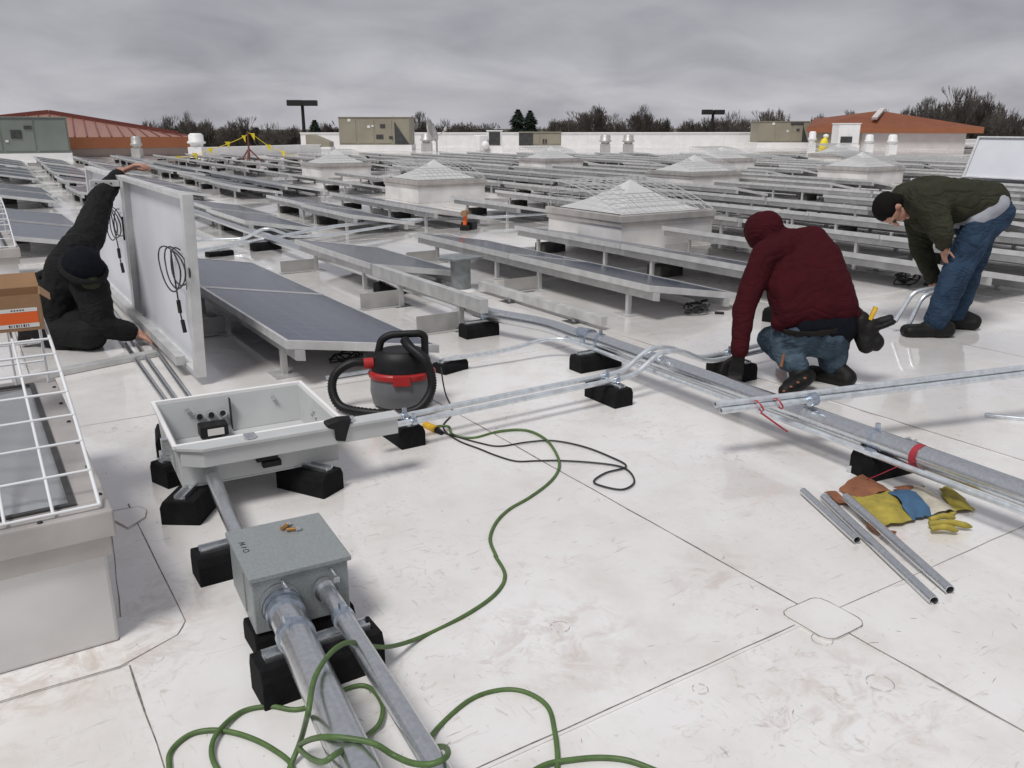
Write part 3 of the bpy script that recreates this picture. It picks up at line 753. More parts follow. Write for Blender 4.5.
# ================================================================== open grey enclosure
en = thing('open_enclosure', 'open pale grey electrical enclosure lying on black blocks with its lid folded forward', 'electrical box', (0.56, 3.235, 0), R(-3.5))
EW, ED, E0, E1, T = .625, .57, .101, .275, .008
m_ = MB()
def taper(x, y, z):      # the walls flare a little towards the rim
    k = (z - E0) / (E1 - E0); return ((x - EW / 2) * (1 + .02 * k) + EW / 2, (y - ED / 2) * (1 + .02 * k) + ED / 2 + .03 * k, z)
def wall(x0, x1, y0, y1, z0, z1):
    vs_ = [taper(x, y, z) for z in (z0, z1) for y in (y0, y1) for x in (x0, x1)]
    m_.add(vs_, [(0, 2, 3, 1), (4, 5, 7, 6), (0, 1, 5, 4), (2, 6, 7, 3), (0, 4, 6, 2), (1, 3, 7, 5)])
wall(0, EW, 0, ED, E0, E0 + T)
wall(0, EW, 0, T, E0 + T, E1); wall(0, EW, ED - T, ED, E0 + T, E1); wall(0, T, T, ED - T, E0 + T, E1); wall(EW - T, EW, T, ED - T, E0 + T, E1)
m_.build('tub', 'encl', en, .003)
m_ = MB()   # rolled rim
for a in ((-.022, EW + .022, -.014, .003), (-.022, EW + .022, ED + .028, ED + .046), (-.022, -.006, .003, ED + .028), (EW + .006, EW + .022, .003, ED + .028)):
    m_.box(*a, E1 - .004, E1 + .012)
m_.build('rim', 'white', en, .002)
ld = MB()       # lid seen by its deep lip, with a cut corner
out_ = [(.0, -.035), (.075, -.085), (.86, -.085), (.86, -.02), (.0, -.018)]
ld.add([(x, y, z) for z in (.205, .272) for x, y in out_], [(4, 3, 2, 1, 0), (5, 6, 7, 8, 9)] + [(i, (i + 1) % 5, 5 + (i + 1) % 5, 5 + i) for i in range(5)])
ldo = ld.build('lid', 'encl', en, .004)
m_ = MB(); m_.ext([(-.012, -.037), (.071, -.095), (.87, -.095), (.87, -.012), (-.012, -.012)], .272, .286); m_.build('lid_lip', 'encl', ldo, .002)
for x in (.255, .655):
    m_ = MB(); m_.box(x - .022, x + .022, -.072, -.045, .2862, .304); m_.box(x - .015, x + .015, -.08, -.072, .288, .298); m_.build('lid_clamp', 'galv', ldo, .002)
m_ = MB(); m_.add([(.555, -.10, .30), (.60, -.10, .31), (.655, -.10, .305), (.635, -.10, .25), (.625, -.10, .215), (.585, -.10, .225), (.585, -.10, .27), (.555, -.10, .285)] + [(x, -.07, z + .012) for x, z in ((.545, .30), (.60, .31), (.655, .305), (.635, .25), (.625, .215), (.585, .225), (.585, .27), (.545, .285))],
                  [tuple(range(8))[::-1], tuple(range(8, 16))] + [(i, (i + 1) % 8, 8 + (i + 1) % 8, 8 + i) for i in range(8)])
m_.build('latch_handle', 'black', ldo, .004)
m_ = MB(); m_.box(.28, .365, -.03, .004, .165, .204); m_.box(.30, .375, -.038, -.004, .140, .166); m_.build('latch', 'black', en, .004)
m_ = MB(); m_.box(-.045, -.004, .13, .16, .20, .27); m_.box(-.055, -.045, .12, .17, .19, .215); m_.build('catch', 'galv', en, .002)
# inside: divider, knockouts, meter block
m_ = MB(); m_.box(.30, .304, ED - .02, ED + .012, E0 + .02, E1 - .01); m_.build('panel_joint', 'ink', en)
for x in (.165, .215, .265):
    m_ = MB(); m_.tube([(x, ED - .0, .205), (x, ED - .022, .205)], .019, 14); q = m_.build('cable_gland', 'galv', en)
    m_ = MB(); m_.tube([(x, ED - .0225, .205), (x, ED - .0235, .205)], .013, 12); m_.build('gland_hole', 'ink', q)
m_ = MB(); m_.box(.15, .27, ED - .10, ED - .022, .125, .178); m_.build('terminal_block', 'black', en, .004)
m_ = MB(); m_.box(.18, .25, ED - .104, ED - .1005, .135, .165); m_.build('terminal_label', 'whiteprint', en)
for x, z in ((.12, .235), (.50, .235)):
    m_ = MB(); m_.tube([(x, ED + .012, z), (x, ED - .004, z)], .010, 10); m_.build('stud', 'galv', en)
for k in range(3):
    m_ = MB(); m_.tube([(EW - .012, .30 + k * .03, .20 + (k % 2) * .02), (EW + .012, .30 + k * .03, .20 + (k % 2) * .02)], .009, 10); m_.build('side_knockout', 'ventgrey', en)
# bent pipe from the enclosure to the junction box
t = thing('link_conduit', 'bent galvanised pipe joining the open enclosure to the grey junction box', 'conduit')
a = P(207, 462, .155)
MB().tube(spline([a + Vector((-.02, .16, .0)), a + Vector((0, .05, .01)), a, P(222, 500, .15), P(237, 535, .155), P(243, 552, .155)], 6), .027, 16).build('pipe', 'galv', t)

# ================================================================== grey junction box and its pipes
jb = thing('junction_box', 'closed grey hammered metal junction box where two pipes enter', 'electrical box', (0.515, 2.14, 0), R(-4))
m_ = MB(); m_.box(0, .275, 0, .31, .078, .242); m_.build('box', 'jbox', jb, .004)
m_ = MB(); m_.box(-.008, .285, -.008, .32, .2425, .258); lid = m_.build('lid', 'jbox', jb, .003)
for x in (.085, .225):
    m_ = MB(); m_.tube([(x, 0, .226), (x + .006, -.040, .214)], .007, 8); m_.box(x - .006, x + .010, -.046, -.034, .204, .222); m_.build('lid_screw', 'galv', jb, .001)
m_ = MB(); m_.box(-.004, 0, .1, .14, .10, .23); m_.build('side_hinge', 'jbox', jb)
# marker scrawl on the lid's left edge:  W - O
m_ = MB()
def stroke(pts, wd=.0022): 
    for i in range(len(pts) - 1): m_.bar((pts[i][0], pts[i][1], .2586), (pts[i + 1][0], pts[i + 1][1], .2586), wd, .0006)
stroke([(.012, .225), (.030, .222), (.016, .214), (.031, .209), (.013, .204)]); stroke([(.020, .194), (.026, .184)]); stroke([(.014, .190), (.031, .188)])
stroke([(.015 + .008 * (1 + math.cos(a)), .165 + .009 * math.sin(a)) for a in [i * .7 for i in range(10)]])
m_.build('marker_writing', 'ink', lid)
for k, (px, py, a_) in enumerate(((286, 527, .6), (294, 530, -.3))):
    q = P(px, py, .262); t = thing('brass_fitting', ['small brass fitting on the junction box lid, at the back', 'small brass fitting on the junction box lid, towards the front'][k], 'fitting', (q.x, q.y, .259), a_)
    m_ = MB(); m_.tube([(-.022, 0, .007), (.006, 0, .007)], .0055, 10); m_.build('barrel', 'brass', t); m_ = MB(); m_.tube([(.006, 0, .008), (.02, 0, .008)], .0085, 6, smooth=False); m_.build('nut', 'galv', t)
big = thing('big_pipe', 'thick galvanised pipe leaving the grey junction box with blue ring couplings', 'conduit')
a = Vector((.588, 2.135, .165)); b = Vector((.512, 1.40, .175)); d = (b - a).normalized()
MB().tube([a, b, b + d * 1.6], .046, 20).build('pipe', 'galv', big)
m_ = MB(); m_.tube([a + d * .004, a + d * .03], .057, 20); m_.build('lock_ring', 'galv', big)
m_ = MB(); m_.tube([a + d * .036, a + d * .055], .054, 20); m_.tube([a + d * .064, a + d * .09], .053, 20); m_.build('coupling', 'coupling', big)
m_ = MB(); m_.tube([a + d * .185, a + d * .205], .052, 20); m_.box(.54, .556, 1.93, 1.95, .216, .235); m_.build('clamp', 'coupling', big)
sm = thing('small_pipe', 'narrower galvanised pipe leaving the grey junction box beside the thick one', 'conduit')
a = Vector((.715, 2.12, .175)); b = Vector((.66, 1.36, .165)); d = (b - a).normalized()
MB().tube([a, b, b + d * 1.6], .026, 16).build('pipe', 'galv', sm)
m_ = MB(); m_.tube([a + d * .0, a + d * .02], .034, 16); m_.build('lock_ring', 'galv', sm)
m_ = MB(); m_.tube([a + d * .165, a + d * .185], .031, 16); m_.box(.692, .706, 1.935, 1.95, .20, .222); m_.build('clamp', 'coupling', sm)

# ================================================================== capped pipe stub, coupling, driver, cables
t = thing('pipe_stub', 'grey round pipe stub with a flat square cap plate', 'pipe stub', (3.76, 6.75, 0), R(12))
MAT['stub'] = M('dull_galvanised', (0.26, 0.28, 0.28), 0.45, 0.3, var=0.2, vscale=14)
m_ = MB(); m_.lathe([(.092, .0), (.092, .29)], n=24); m_.build('pipe', 'stub', t)
m_ = MB(); m_.box(-.17, .17, -.12, .12, .291, .306); m_.build('cap_plate', 'stub', t, .003)
m_ = MB(); m_.lathe([(.14, .0005), (.13, .01), (.095, .02)], n=24); m_.build('flange', 'curb', t)
q = P(852, 471); t = thing('conduit_coupling', 'small ribbed steel coupling on the roof by the rubber block', 'fitting', (q.x, q.y, 0), R(20))
m_ = MB(); m_.tube([(-.028, 0, .017), (-.003, 0, .017)], .017, 12); m_.tube([(.003, 0, .017), (.028, 0, .017)], .017, 12); m_.build('sleeve', 'galv', t)
m_ = MB(); m_.tube([(-.003, 0, .017), (.003, 0, .017)], .013, 12); m_.build('collar', 'coupling', t)
q = P(466, 230); t = thing('cordless_drill', 'small orange cordless drill standing on the roof between panel rows', 'drill', (q.x, q.y, 0), R(40))
m_ = MB(); m_.box(-.10, .02, -.06, .06, 0, .075); m_.build('battery', 'black', t, .01)
m_ = MB(); m_.bar((-.04, 0, .07), (-.02, 0, .22), .05, .06); m_.build('grip', 'orange', t, .01)
m_ = MB(); m_.tube([(-.10, 0, .24), (.06, 0, .25)], [.045, .038], 12); m_.build('motor_housing', 'card', t); m_ = MB(); m_.tube([(.06, 0, .25), (.13, 0, .255)], [.028, .016], 10); m_.build('chuck', 'black', t)
m_ = MB(); m_.box(.03, .24, -.09, .09, 0, .11); m_.build('carry_case', 'black', t, .01)
def cable_tangle(label, px, py, s=.1, n=4):
    q = P(px, py); t = thing('cable_bundle', label, 'cable', (q.x, q.y, 0)); m_ = MB()
    rr = random.Random(px)
    for k in range(n):
        pts = [(0, 0, .02)] + [(s * math.cos(a) * rr.uniform(.5, 1.1), s * math.sin(a) * rr.uniform(.3, .8), rr.uniform(.01, s * .7)) for a in [k + i * 1.2 for i in range(6)]]
        m_.tube(spline(pts, 4), .006, 6)
    m_.build('loop', 'blackcord', t)
    m_ = MB(); m_.tube([(s * .9, -s * .6, .012), (s * 1.3, -s * 1.0, .012)], .011, 8); m_.tube([(s * .5, s * .2, s * .7), (s * .9, s * .1, s * .75)], .011, 8); m_.build('connector', 'black', t)
cable_tangle('small black cable bundle with connectors lying under the panel by the hooded worker', 697, 314, .13)
cable_tangle('black cable bundle hanging low behind the worker in the green jacket', 905, 285, .16)
cable_tangle('black coiled cable under the front solar panel by the vacuum', 346, 362, .12, 3)

# ================================================================== wet/dry vacuum
vq = P(409, 413)
va = thing('wet_vacuum', 'small wet vacuum with grey drum, red band and black top', 'vacuum', (1.86, 4.00, 0), -YAW + R(6))
m_ = MB(); m_.lathe([(.135, .008), (.158, .022), (.170, .09), (.164, .165)], n=28, sx=1.02, sy=.85); m_.build('drum', 'vacgrey', va)
m_ = MB(); m_.lathe([(.168, .165), (.176, .172), (.176, .195), (.165, .203)], n=28, sx=1.02, sy=.85); m_.box(-.045, .045, -.158, -.135, .150, .205); m_.build('band', 'vacred', va, .003)
m_ = MB(); m_.lathe([(.160, .203), (.152, .26), (.128, .305), (.110, .312)], n=28, sx=1.0, sy=.80); m_.build('motor_head', 'black', va)
m_ = MB(); m_.tube(fillet([(-.125, 0, .28), (-.105, 0, .365), (-.055, 0, .392), (.10, 0, .395), (.125, 0, .38), (.125, 0, .28)], .04), .020, 12); m_.build('handle', 'black', va)
m_ = MB(); m_.tube([(-.15, -.02, .245), (-.20, -.03, .245)], .030, 12); m_.build('hose_port', 'vacred', va)
inv = Matrix.Rotation(-R(33), 4, 'Z')
def toloc(q): return inv @ (Vector(q) - Vector((1.84, 4.02, 0)))
hp = spline([Vector((-.17, -.02, .245)), Vector((-.26, -.03, .25)), Vector((-.345, -.05, .20)), Vector((-.365, -.08, .12)), Vector((-.32, -.13, .045)), Vector((-.20, -.19, .03)), Vector((-.04, -.23, .03)), Vector((.08, -.225, .05)), Vector((.145, -.19, .12)), Vector((.155, -.165, .20)), Vector((.12, -.15, .29)), Vector((.05, -.10, .345)), Vector((.02, -.04, .37))], 14)
rad = [.0235 + (.0022 if i % 2 else -.0022) for i in range(len(hp))]
m_ = MB(); m_.tube(hp, rad, 12); m_.build('hose', 'black', va)
m_ = MB(); m_.box(.10, .16, -.05, .03, .205, .23); m_.build('latch', 'vacred', va, .004)

# ================================================================== cords
def z6(x, y): return (320 + x / 3.01, 310 + y / 3.01)
def z8(x, y): return (130 + x / 2.381, 510 + y / 2.381)
def zb(x, y): return (150 + x / 2.008, 640 + y / 2.008)
cord = [(z6(330, 352), .012), (z6(385, 350), .010), (z6(400, 375), .010)] + [(z6(*p), .008) for p in ((460, 385), (540, 365), (620, 362), (680, 390), (715, 440), (718, 480), (690, 520), (630, 565), (570, 600), (530, 640), (512, 690), (530, 740))]
cord += [(z8(*p), .008) for p in ((870, 110), (893, 155), (870, 200), (800, 250), (700, 300))] + [(z8(620, 325), .06), (z8(560, 322), .14), (z8(520, 315), .215), (z8(478, 340), .235), (z8(440, 400), .238), (z8(425, 478), .235)]
cord += [(zb(*p), z) for p, z in (((314, 160), .16), ((303, 200), .06), ((285, 245), .015), ((262, 285), .01), ((190, 300), .01), ((60, 290), .01), ((38, 245), .01), ((48, 215), .01), ((85, 188), .01), ((135, 181), .012), ((190, 192), .012), ((245, 218), .012), ((285, 255), .012), ((250, 300), .012), ((170, 290), .012), ((128, 245), .014), ((130, 195), .02), ((180, 146), .012), ((240, 133), .01), ((305, 138), .01), ((400, 96), .01), ((440, 95), .01), ((466, 128), .012), ((462, 165), .02), ((435, 192), .03),
   ((380, 225), .222), ((340, 245), .20), ((300, 215), .05), ((345, 195), .21), ((440, 205), .222), ((490, 232), .19), ((530, 248), .20), ((570, 248), .212), ((597, 232), .205), ((592, 215), .15), ((560, 212), .05), ((575, 180), .01), ((640, 122), .008), ((700, 101), .008), ((752, 104), .008), ((797, 132), .008), ((812, 180), .008), ((818, 250), .008), ((800, 300), .008), ((740, 290), .008), ((790, 252), .010), ((850, 240), .008), ((910, 236), .008), ((965, 243), .008), ((1030, 268), .008))]
t = thing('green_cord', 'long green extension cord looping over the roof and the pipes', 'cord')
MB().tube(spline([P(*p, z) for p, z in cord], 6), .0066, 8).build('cable', 'greencord', t)
q0, q1 = P(426, 425, .016), P(437, 430, .016)
m_ = MB(); m_.tube([q0 + (q0 - q1) * .1, q1], [.017, .020], 10); m_.build('socket_end', 'yellow', t)
t = thing('black_cord', 'thin black power cord of the vacuum in long loops on the roof', 'cord')
bc = [(441, 366, .18), (444, 385, .06), (447, 400, .01), (452, 414, .008), (448, 424, .008), (440, 431, .012)]
bp = [P(x, y, z) for x, y, z in bc]
bp2 = [P(437, 430, .016)] + [P(*z6(*p), .008) for p in ((400, 378), (480, 400), (540, 410), (620, 398), (700, 393), (790, 410), (870, 440), (922, 470), (860, 490), (824, 515), (850, 530), (910, 540), (945, 520), (935, 490), (900, 470), (820, 459), (720, 453), (650, 454), (590, 455), (530, 438), (480, 418), (420, 395), (380, 368), (372, 345), (394, 318))] + [P(452, 408, .008), P(446, 395, .01), P(443, 382, .08), P(441, 368, .18)]
MB().tube(spline(bp2, 6), .0042, 8).build('cable', 'blackcord', t)
m_ = MB(); q2 = P(442, 433, .015); m_.tube([q1, q2], [.017, .010], 10); m_.build('plug', 'black', t)

# ================================================================== rag and gloves by the pipes
def sheet(poly_px, zf, name, mat, parent, n=9, th=.004, seed=1, amp=.02):
    # crumpled cloth: bilinear patch between four photo corners laid on the roof
    a, b, c, d = [P(*p) for p in poly_px]; rr = random.Random(seed); vs_ = []
    ph = [rr.uniform(0, 6) for _ in range(4)]
    for i in range(n + 1):
        for j in range(n + 1):
            u_, v_ = i / n, j / n
            q = a.lerp(b, u_).lerp(d.lerp(c, u_), v_)
            z = .006 + zf(u_, v_) + amp * (abs(math.sin(u_ * 5 + v_ * 3 + ph[0])) * .5 + abs(math.sin(v_ * 7 - u_ * 4 + ph[1])) * .5) * (.3 + .7 * min(1, 4 * min(u_, 1 - u_, v_, 1 - v_) + .2))
            ed = .012 if (i in (0, n) or j in (0, n)) else .003
            vs_.append((q.x + rr.uniform(-ed, ed), q.y + rr.uniform(-ed, ed), z))
    fs = [(i * (n + 1) + j, (i + 1) * (n + 1) + j, (i + 1) * (n + 1) + j + 1, i * (n + 1) + j + 1) for i in range(n) for j in range(n)]
    for i_, v_ in enumerate(vs_): vs_[i_] = (v_[0], v_[1], .006 + (v_[2] - .006) * .62)
    o = MB().add(vs_, fs, True).build(name, mat, parent)
    s_ = o.modifiers.new('thick', 'SOLIDIFY'); s_.thickness = th; s_.offset = 1
    sb = o.modifiers.new('sub', 'SUBSURF'); sb.levels = 1; sb.render_levels = 2
    return o
t = thing('work_glove', 'crumpled yellow work glove with a blue band beside the loose pipes', 'glove')
sheet([(853, 502), (889, 494), (914, 524), (878, 531)], lambda u_, v_: .03 * math.sin(u_ * 3.14) * math.sin(v_ * 3.14) + .015, 'back_panel', 'bagyellow', t, seed=2)
sheet([(886, 495), (904, 492), (933, 518), (910, 525)], lambda u_, v_: .035 * math.sin(v_ * 3.14) + .016, 'blue_band', 'bagblue', t, seed=3, amp=.012)
sheet([(899, 492), (928, 492), (958, 516), (928, 520)], lambda u_, v_: .03 * math.sin(u_ * 3.14) + .006, 'torn_lining', 'bagclear', t, seed=4)
sheet([(842, 498), (858, 500), (882, 531), (874, 533)], lambda u_, v_: .01, 'side_panel', 'bagyellow', t, n=6, seed=5)
for k, (p0, p1) in enumerate((((929, 524), (972, 527)), ((930, 520), (955, 518)), ((931, 529), (958, 531)))):
    a, b = P(*p0, .02), P(*p1, .016); m_ = MB(); mid = (a + b) / 2 + Vector((0, 0, .012)); m_.tube(spline([a, mid, b], 5), [.011] * 5 + [.012] * 4 + [.009, .004], 10); m_.build('finger', 'bagyellow', t)
t = thing('suede_cuff', 'brown suede glove cuff lying behind the yellow glove', 'glove')
sheet([(840, 492), (864, 476), (892, 494), (862, 506)], lambda u_, v_: .035 * math.sin(u_ * 3.1), 'cuff', 'suede', t, seed=6)
sheet([(892, 489), (925, 489), (924, 499), (900, 498)], lambda u_, v_: .03 * math.sin(v_ * 3.1), 'thumb', 'suede', t, n=6, seed=7)
sheet([(822, 494), (838, 494), (850, 508), (840, 506)], lambda u_, v_: .012, 'flap', 'suede', t, n=5, seed=8, amp=.008)
for k, (p0, p1, p2) in enumerate((((874, 529), (884, 533), (896, 532)), ((868, 524), (876, 530), (884, 534)))):
    MB().tube(spline([P(*p0, .018), P(*p1, .022), P(*p2, .010)], 5), [.010] * 8 + [.008, .006, .003], 8).build('finger', 'suede', t)
t = thing('yellow_rag', 'bright yellow torn rag tucked under the thin conduit', 'rag')
sheet([(938, 490), (953, 491), (976, 513), (950, 517)], lambda u_, v_: .02 * math.sin(u_ * 3.1), 'cloth', 'bagyellow', t, seed=9)

# ================================================================== cardboard box on the guard
bx = thing('cardboard_box', 'open cardboard carton with an orange label resting on the skylight guard', 'box', (.19, 3.40, .752), R(-4))
bx.scale = (.68, .66, .54)
m_ = MB(); W_, D_, H_ = .32, .26, .235
m_.box(-W_, 0, -.0, .004, 0, H_); m_.box(-W_, 0, D_ - .004, D_, 0, H_); m_.box(-.004, 0, .0042, D_ - .0042, 0, H_); m_.box(-W_, -W_ + .004, .0042, D_ - .0042, 0, H_); m_.box(-W_ + .0042, -.0042, .0042, D_ - .0042, 0, .004)
m_.build('carton', 'card', bx)
m_ = MB(); m_.add([(-W_, D_, H_ + .001), (0, D_, H_ + .001), (-.01, D_ + .05, H_ + .09), (-W_ + .01, D_ + .05, H_ + .09)], [(0, 1, 2, 3)]); f = m_.build('flap', 'card', bx); f.modifiers.new('t', 'SOLIDIFY').thickness = .004
m_ = MB(); m_.add([(0.001, .0, H_), (0.001, D_, H_), (.045, D_ - .02, H_ - .05), (.045, .02, H_ - .05)], [(0, 1, 2, 3)]); f = m_.build('flap', 'card', bx); f.modifiers.new('t', 'SOLIDIFY').thickness = .004
m_ = MB(); m_.box(-W_ + .01, -.02, -.0015, -.0002, .05, .125); m_.build('orange_band', 'orange', bx)
m_ = MB(); m_.box(-W_ + .01, -.02, -.0015, -.0002, .126, .150); m_.box(-W_ + .01, -.02, -.0015, -.0002, .022, .049); m_.build('white_band', 'whiteprint', bx)
m_ = MB()
for k in range(9): m_.box(-.16 + k * .011, -.16 + k * .011 + (.004 if k % 3 else .007), -.0022, -.0016, .027, .044)
m_.build('barcode', 'ink', bx, kind='stuff')
m_ = MB()
for k in range(5): m_.box(-.14 + k * .013, -.14 + k * .013 + .008, -.0022, -.0016, .134, .142)
m_.build('print_line', 'ink', bx, kind='stuff')

# ================================================================== people
def cap(mb, a, b, r0, r1, n=12, sx=1.0):
    a, b = Vector(a), Vector(b); d = b - a
    if d.length < 1e-5: d = Vector((0, 0, .001)); b = a + d
    u = d.normalized(); pts, rs = [], []
    for k in range(4):
        t = math.pi / 2 * (1 - k / 4) ; pts.append(a - u * r0 * math.sin(t)); rs.append(max(.0008, r0 * math.cos(t)))
    pts.append(a); rs.append(r0); pts.append(b); rs.append(r1)
    for k in range(1, 5):
        t = math.pi / 2 * k / 4; pts.append(b + u * r1 * math.sin(t)); rs.append(max(.0008, r1 * math.cos(t)))
    mb.tube(pts, rs, n)
def limb(mb, pts, rs):
    for i in range(len(pts) - 1): cap(mb, pts[i], pts[i + 1], rs[i], rs[i + 1])
CL = bpy.data.textures.new('cloth_folds', 'CLOUDS'); CL.noise_scale = .085; CL.noise_depth = 2
CL2 = bpy.data.textures.new('cloth_folds_fine', 'CLOUDS'); CL2.noise_scale = .035; CL2.noise_depth = 1
def flesh(mb, name, mat, parent, vox=.012, smooth=6, fold=0.0):
    o = mb.build(name, mat, parent)
    r_ = o.modifiers.new('remesh', 'REMESH'); r_.mode = 'VOXEL'; r_.voxel_size = vox; r_.use_smooth_shade = True
    s_ = o.modifiers.new('smooth', 'SMOOTH'); s_.iterations = smooth; s_.factor = .5
    if fold:
        for tx, k in ((CL, 1.0), (CL2, .35)):
            d = o.modifiers.new('folds', 'DISPLACE'); d.texture = tx; d.strength = fold * k; d.mid_level = .5; d.texture_coords = 'GLOBAL'
    return o
def hand(mb, wrist, dirn, palm, s=1.0, curl=.5, side=1):
    w_ = Vector(wrist); d = Vector(dirn).normalized(); p = Vector(palm); p = (p - d * p.dot(d)).normalized(); l = d.cross(p) * side
    for k in (-1, 0, 1): cap(mb, w_ + l * .018 * k * s, w_ + d * .085 * s + l * .026 * k * s, .015 * s, .014 * s)
    for k, ln in ((-1.5, .8), (-.5, 1.0), (.5, 1.05), (1.5, .92)):
        q = w_ + d * .088 * s + l * .021 * k * s; a = curl * .6; dd = d
        for j, (seg, rr) in enumerate(((.042, .0095), (.028, .0088), (.022, .0078))):
            dd = (d * math.cos(a) + p * math.sin(a)); e_ = q + dd * seg * ln * s; cap(mb, q, e_, rr * s, rr * .93 * s, 8); q = e_; a += curl
    q = w_ + d * .03 * s + l * .032 * s
    for seg, rr, v_ in ((.04, .012, d * .6 + l * .7 + p * .3), (.03, .0105, d * .8 + l * .3 + p * .5), (.024, .009, d * .85 + p * .6)):
        e_ = q + v_.normalized() * seg * s; cap(mb, q, e_, rr * s, rr * .92 * s, 8); q = e_
def boot(mb, ankle, toe, s=1.0, up=Vector((0, 0, 1))):
    a, t_ = Vector(ankle), Vector(toe); d = (t_ - a); d = (d - up * d.dot(up)).normalized(); g_ = t_ - up * 0
    l = d.cross(up)
    heel = t_ - d * .25 * s
    for k in (-1, 1):
        cap(mb, heel + l * .018 * k * s + up * .035 * s, t_ + l * .022 * k * s + up * .028 * s, .044 * s, .042 * s)
    cap(mb, heel + up * .05 * s, a + up * .02, .05 * s, .055 * s); cap(mb, a, heel + d * .14 * s + up * .05 * s, .052 * s, .042 * s)
def head(mb, c, face, up, s=1.0):
    c = Vector(c); f = Vector(face).normalized(); u = Vector(up); u = (u - f * u.dot(f)).normalized(); l = f.cross(u)
    mx = Matrix((l, f, u)).transposed()
    mb.ball(c + u * .02 * s, .076 * s, .097 * s, .092 * s, mtx=mx)
    mb.ball(c - u * .05 * s + f * .022 * s, .056 * s, .068 * s, .062 * s, mtx=mx)
    mb.ball(c - u * .105 * s + f * .066 * s, .026 * s, .022 * s, .018 * s, mtx=mx)           # chin
    cap(mb, c + u * .018 * s + f * .09 * s, c - u * .025 * s + f * .115 * s, .010 * s, .015 * s, 8)     # nose
    cap(mb, c - u * .066 * s + f * .086 * s - l * .02 * s, c - u * .066 * s + f * .086 * s + l * .02 * s, .009 * s, .009 * s, 8)  # mouth
    for k in (-1, 1):
        mb.ball(c + l * .077 * k * s - f * .005 * s - u * .005 * s, .012 * s, .020 * s, .032 * s, mtx=mx)  # ears
        cap(mb, c + u * .028 * s + f * .088 * s + l * .015 * k * s, c + u * .026 * s + f * .08 * s + l * .045 * k * s, .010 * s, .008 * s, 8)  # brow
    return mx
def eyes(parent, c, face, up, s=1.0):
    c = Vector(c); f = Vector(face).normalized(); u = Vector(up); u = (u - f * u.dot(f)).normalized(); l = f.cross(u)
    for k in (-1, 1): MB().ball(c + f * .089 * s + u * .008 * s + l * .031 * k * s, .012 * s).build('eye', 'ink', parent)

# --- worker in the maroon hood, squatting with his back to us
D1 = 4.80
pm = thing('person', 'person squatting in a maroon hooded sweatshirt and worn jeans, hand on a rubber block', 'person')
pel = Q(816, 322, 4.86); wst = Q(812, 300, 4.88); chest = Q(804, 262, 4.95); upb = Q(796, 242, 4.98); nek = Q(780, 238, 5.0); hd = Q(763, 231, 5.0)
lsh = Q(765, 254, 4.86); lel = Q(744, 308, 4.84); lwr = Q(739, 354, 4.80)
rsh = Q(822, 252, 5.04); rel = Q(832, 300, 5.32); rwr = Q(790, 335, 5.42)
lhip = Q(797, 336, 4.88); lkn = Q(772, 340, 5.08); lan = Q(797, 374, 4.86)
rhip = Q(836, 334, 4.96); rkn = Q(828, 342, 5.22); ran = Q(829, 378, 5.0)
lan.z = max(lan.z, .12); ran.z = max(ran.z, .10)
away = Vector((-.25, 1, 0)).normalized()
b_ = MB(); head(b_, hd + Vector((.01, -.01, -.005)), Vector((-.25, .8, -.6)), Vector((0, .4, 1)), .86)
limb(b_, [hd - Vector((0, 0, .06)), upb], [.055, .06]); limb(b_, [pel + Vector((0, .06, 0)), wst + Vector((0, .04, 0)), chest, upb], [.08, .08, .09, .06])
limb(b_, [upb, lsh, lel, lwr], [.08, .065, .045, .033]); limb(b_, [upb, rsh, rel, rwr], [.08, .065, .045, .033])
limb(b_, [pel + Vector((0, .06, 0)), lhip, lkn, lan], [.08, .07, .055, .045]); limb(b_, [pel + Vector((0, .06, 0)), rhip, rkn, ran], [.08, .07, .055, .045])
hand(b_, rwr, Vector((-.6, -.2, -.5)), Vector((0, 0, -1)), 1.0, .5)
flesh(b_, 'body', 'skin', pm, .008, 3)
h_ = MB()
wide = (Q(840, 290, 4.9) - Q(780, 290, 4.9)).normalized()
tor = [(Q(815, 309, 4.84), .135, .105), (Q(809, 288, 4.86), .13, .112), (Q(804, 262, 4.92), .11, .108), (Q(799, 243, 4.97), .075, .088)]
for k in (-1, -.35, .35, 1):
    limb(h_, [c_ + wide * o_ * k + Vector((0, 0, .018 * k)) for c_, o_, r_ in tor], [r_ for c_, o_, r_ in tor])
limb(h_, [tor[3][0], lsh, lel, lwr + Vector((0, 0, .02))], [.085, .082, .066, .050]); limb(h_, [tor[3][0], rsh, rel, rwr], [.085, .09, .075, .055])
h_.ball(hd, .102, .125, .118); h_.ball(hd + Vector((.01, -.02, .02)), .085, .10, .105)
cap(h_, Q(776, 240, 4.97), Q(790, 240, 4.95), .068, .075); cap(h_, Q(772, 246, 4.93), Q(768, 243, 5.05), .05, .05)
for k in (-1, -.5, 0, .5, 1): cap(h_, Q(814, 317, 4.84) + wide * .20 * k + Vector((0, 0, .035 * k)), Q(815, 319, 4.84) + wide * .20 * (k + .1) + Vector((0, 0, .035 * k)), .045, .045)
flesh(h_, 'hooded_sweatshirt', 'maroon', pm, .011, 9, .014)
gv = MB(); hand(gv, lwr, Vector((-.10, .02, -1)), Vector((-.6, -.4, -.2)), 1.08, .55); cap(gv, lwr + Vector((.01, 0, .04)), lwr, .045, .036); flesh(gv, 'work_glove', 'leather', pm, .007, 2)
sh = MB()
for k in (-1, -.3, .3, 1): cap(sh, Q(820, 316, 4.875) + wide * .10 * k, Q(821, 327, 4.87) + wide * .10 * k, .11, .11)
flesh(sh, 'undershirt', 'navy', pm, .012, 5, .012)
j_ = MB()
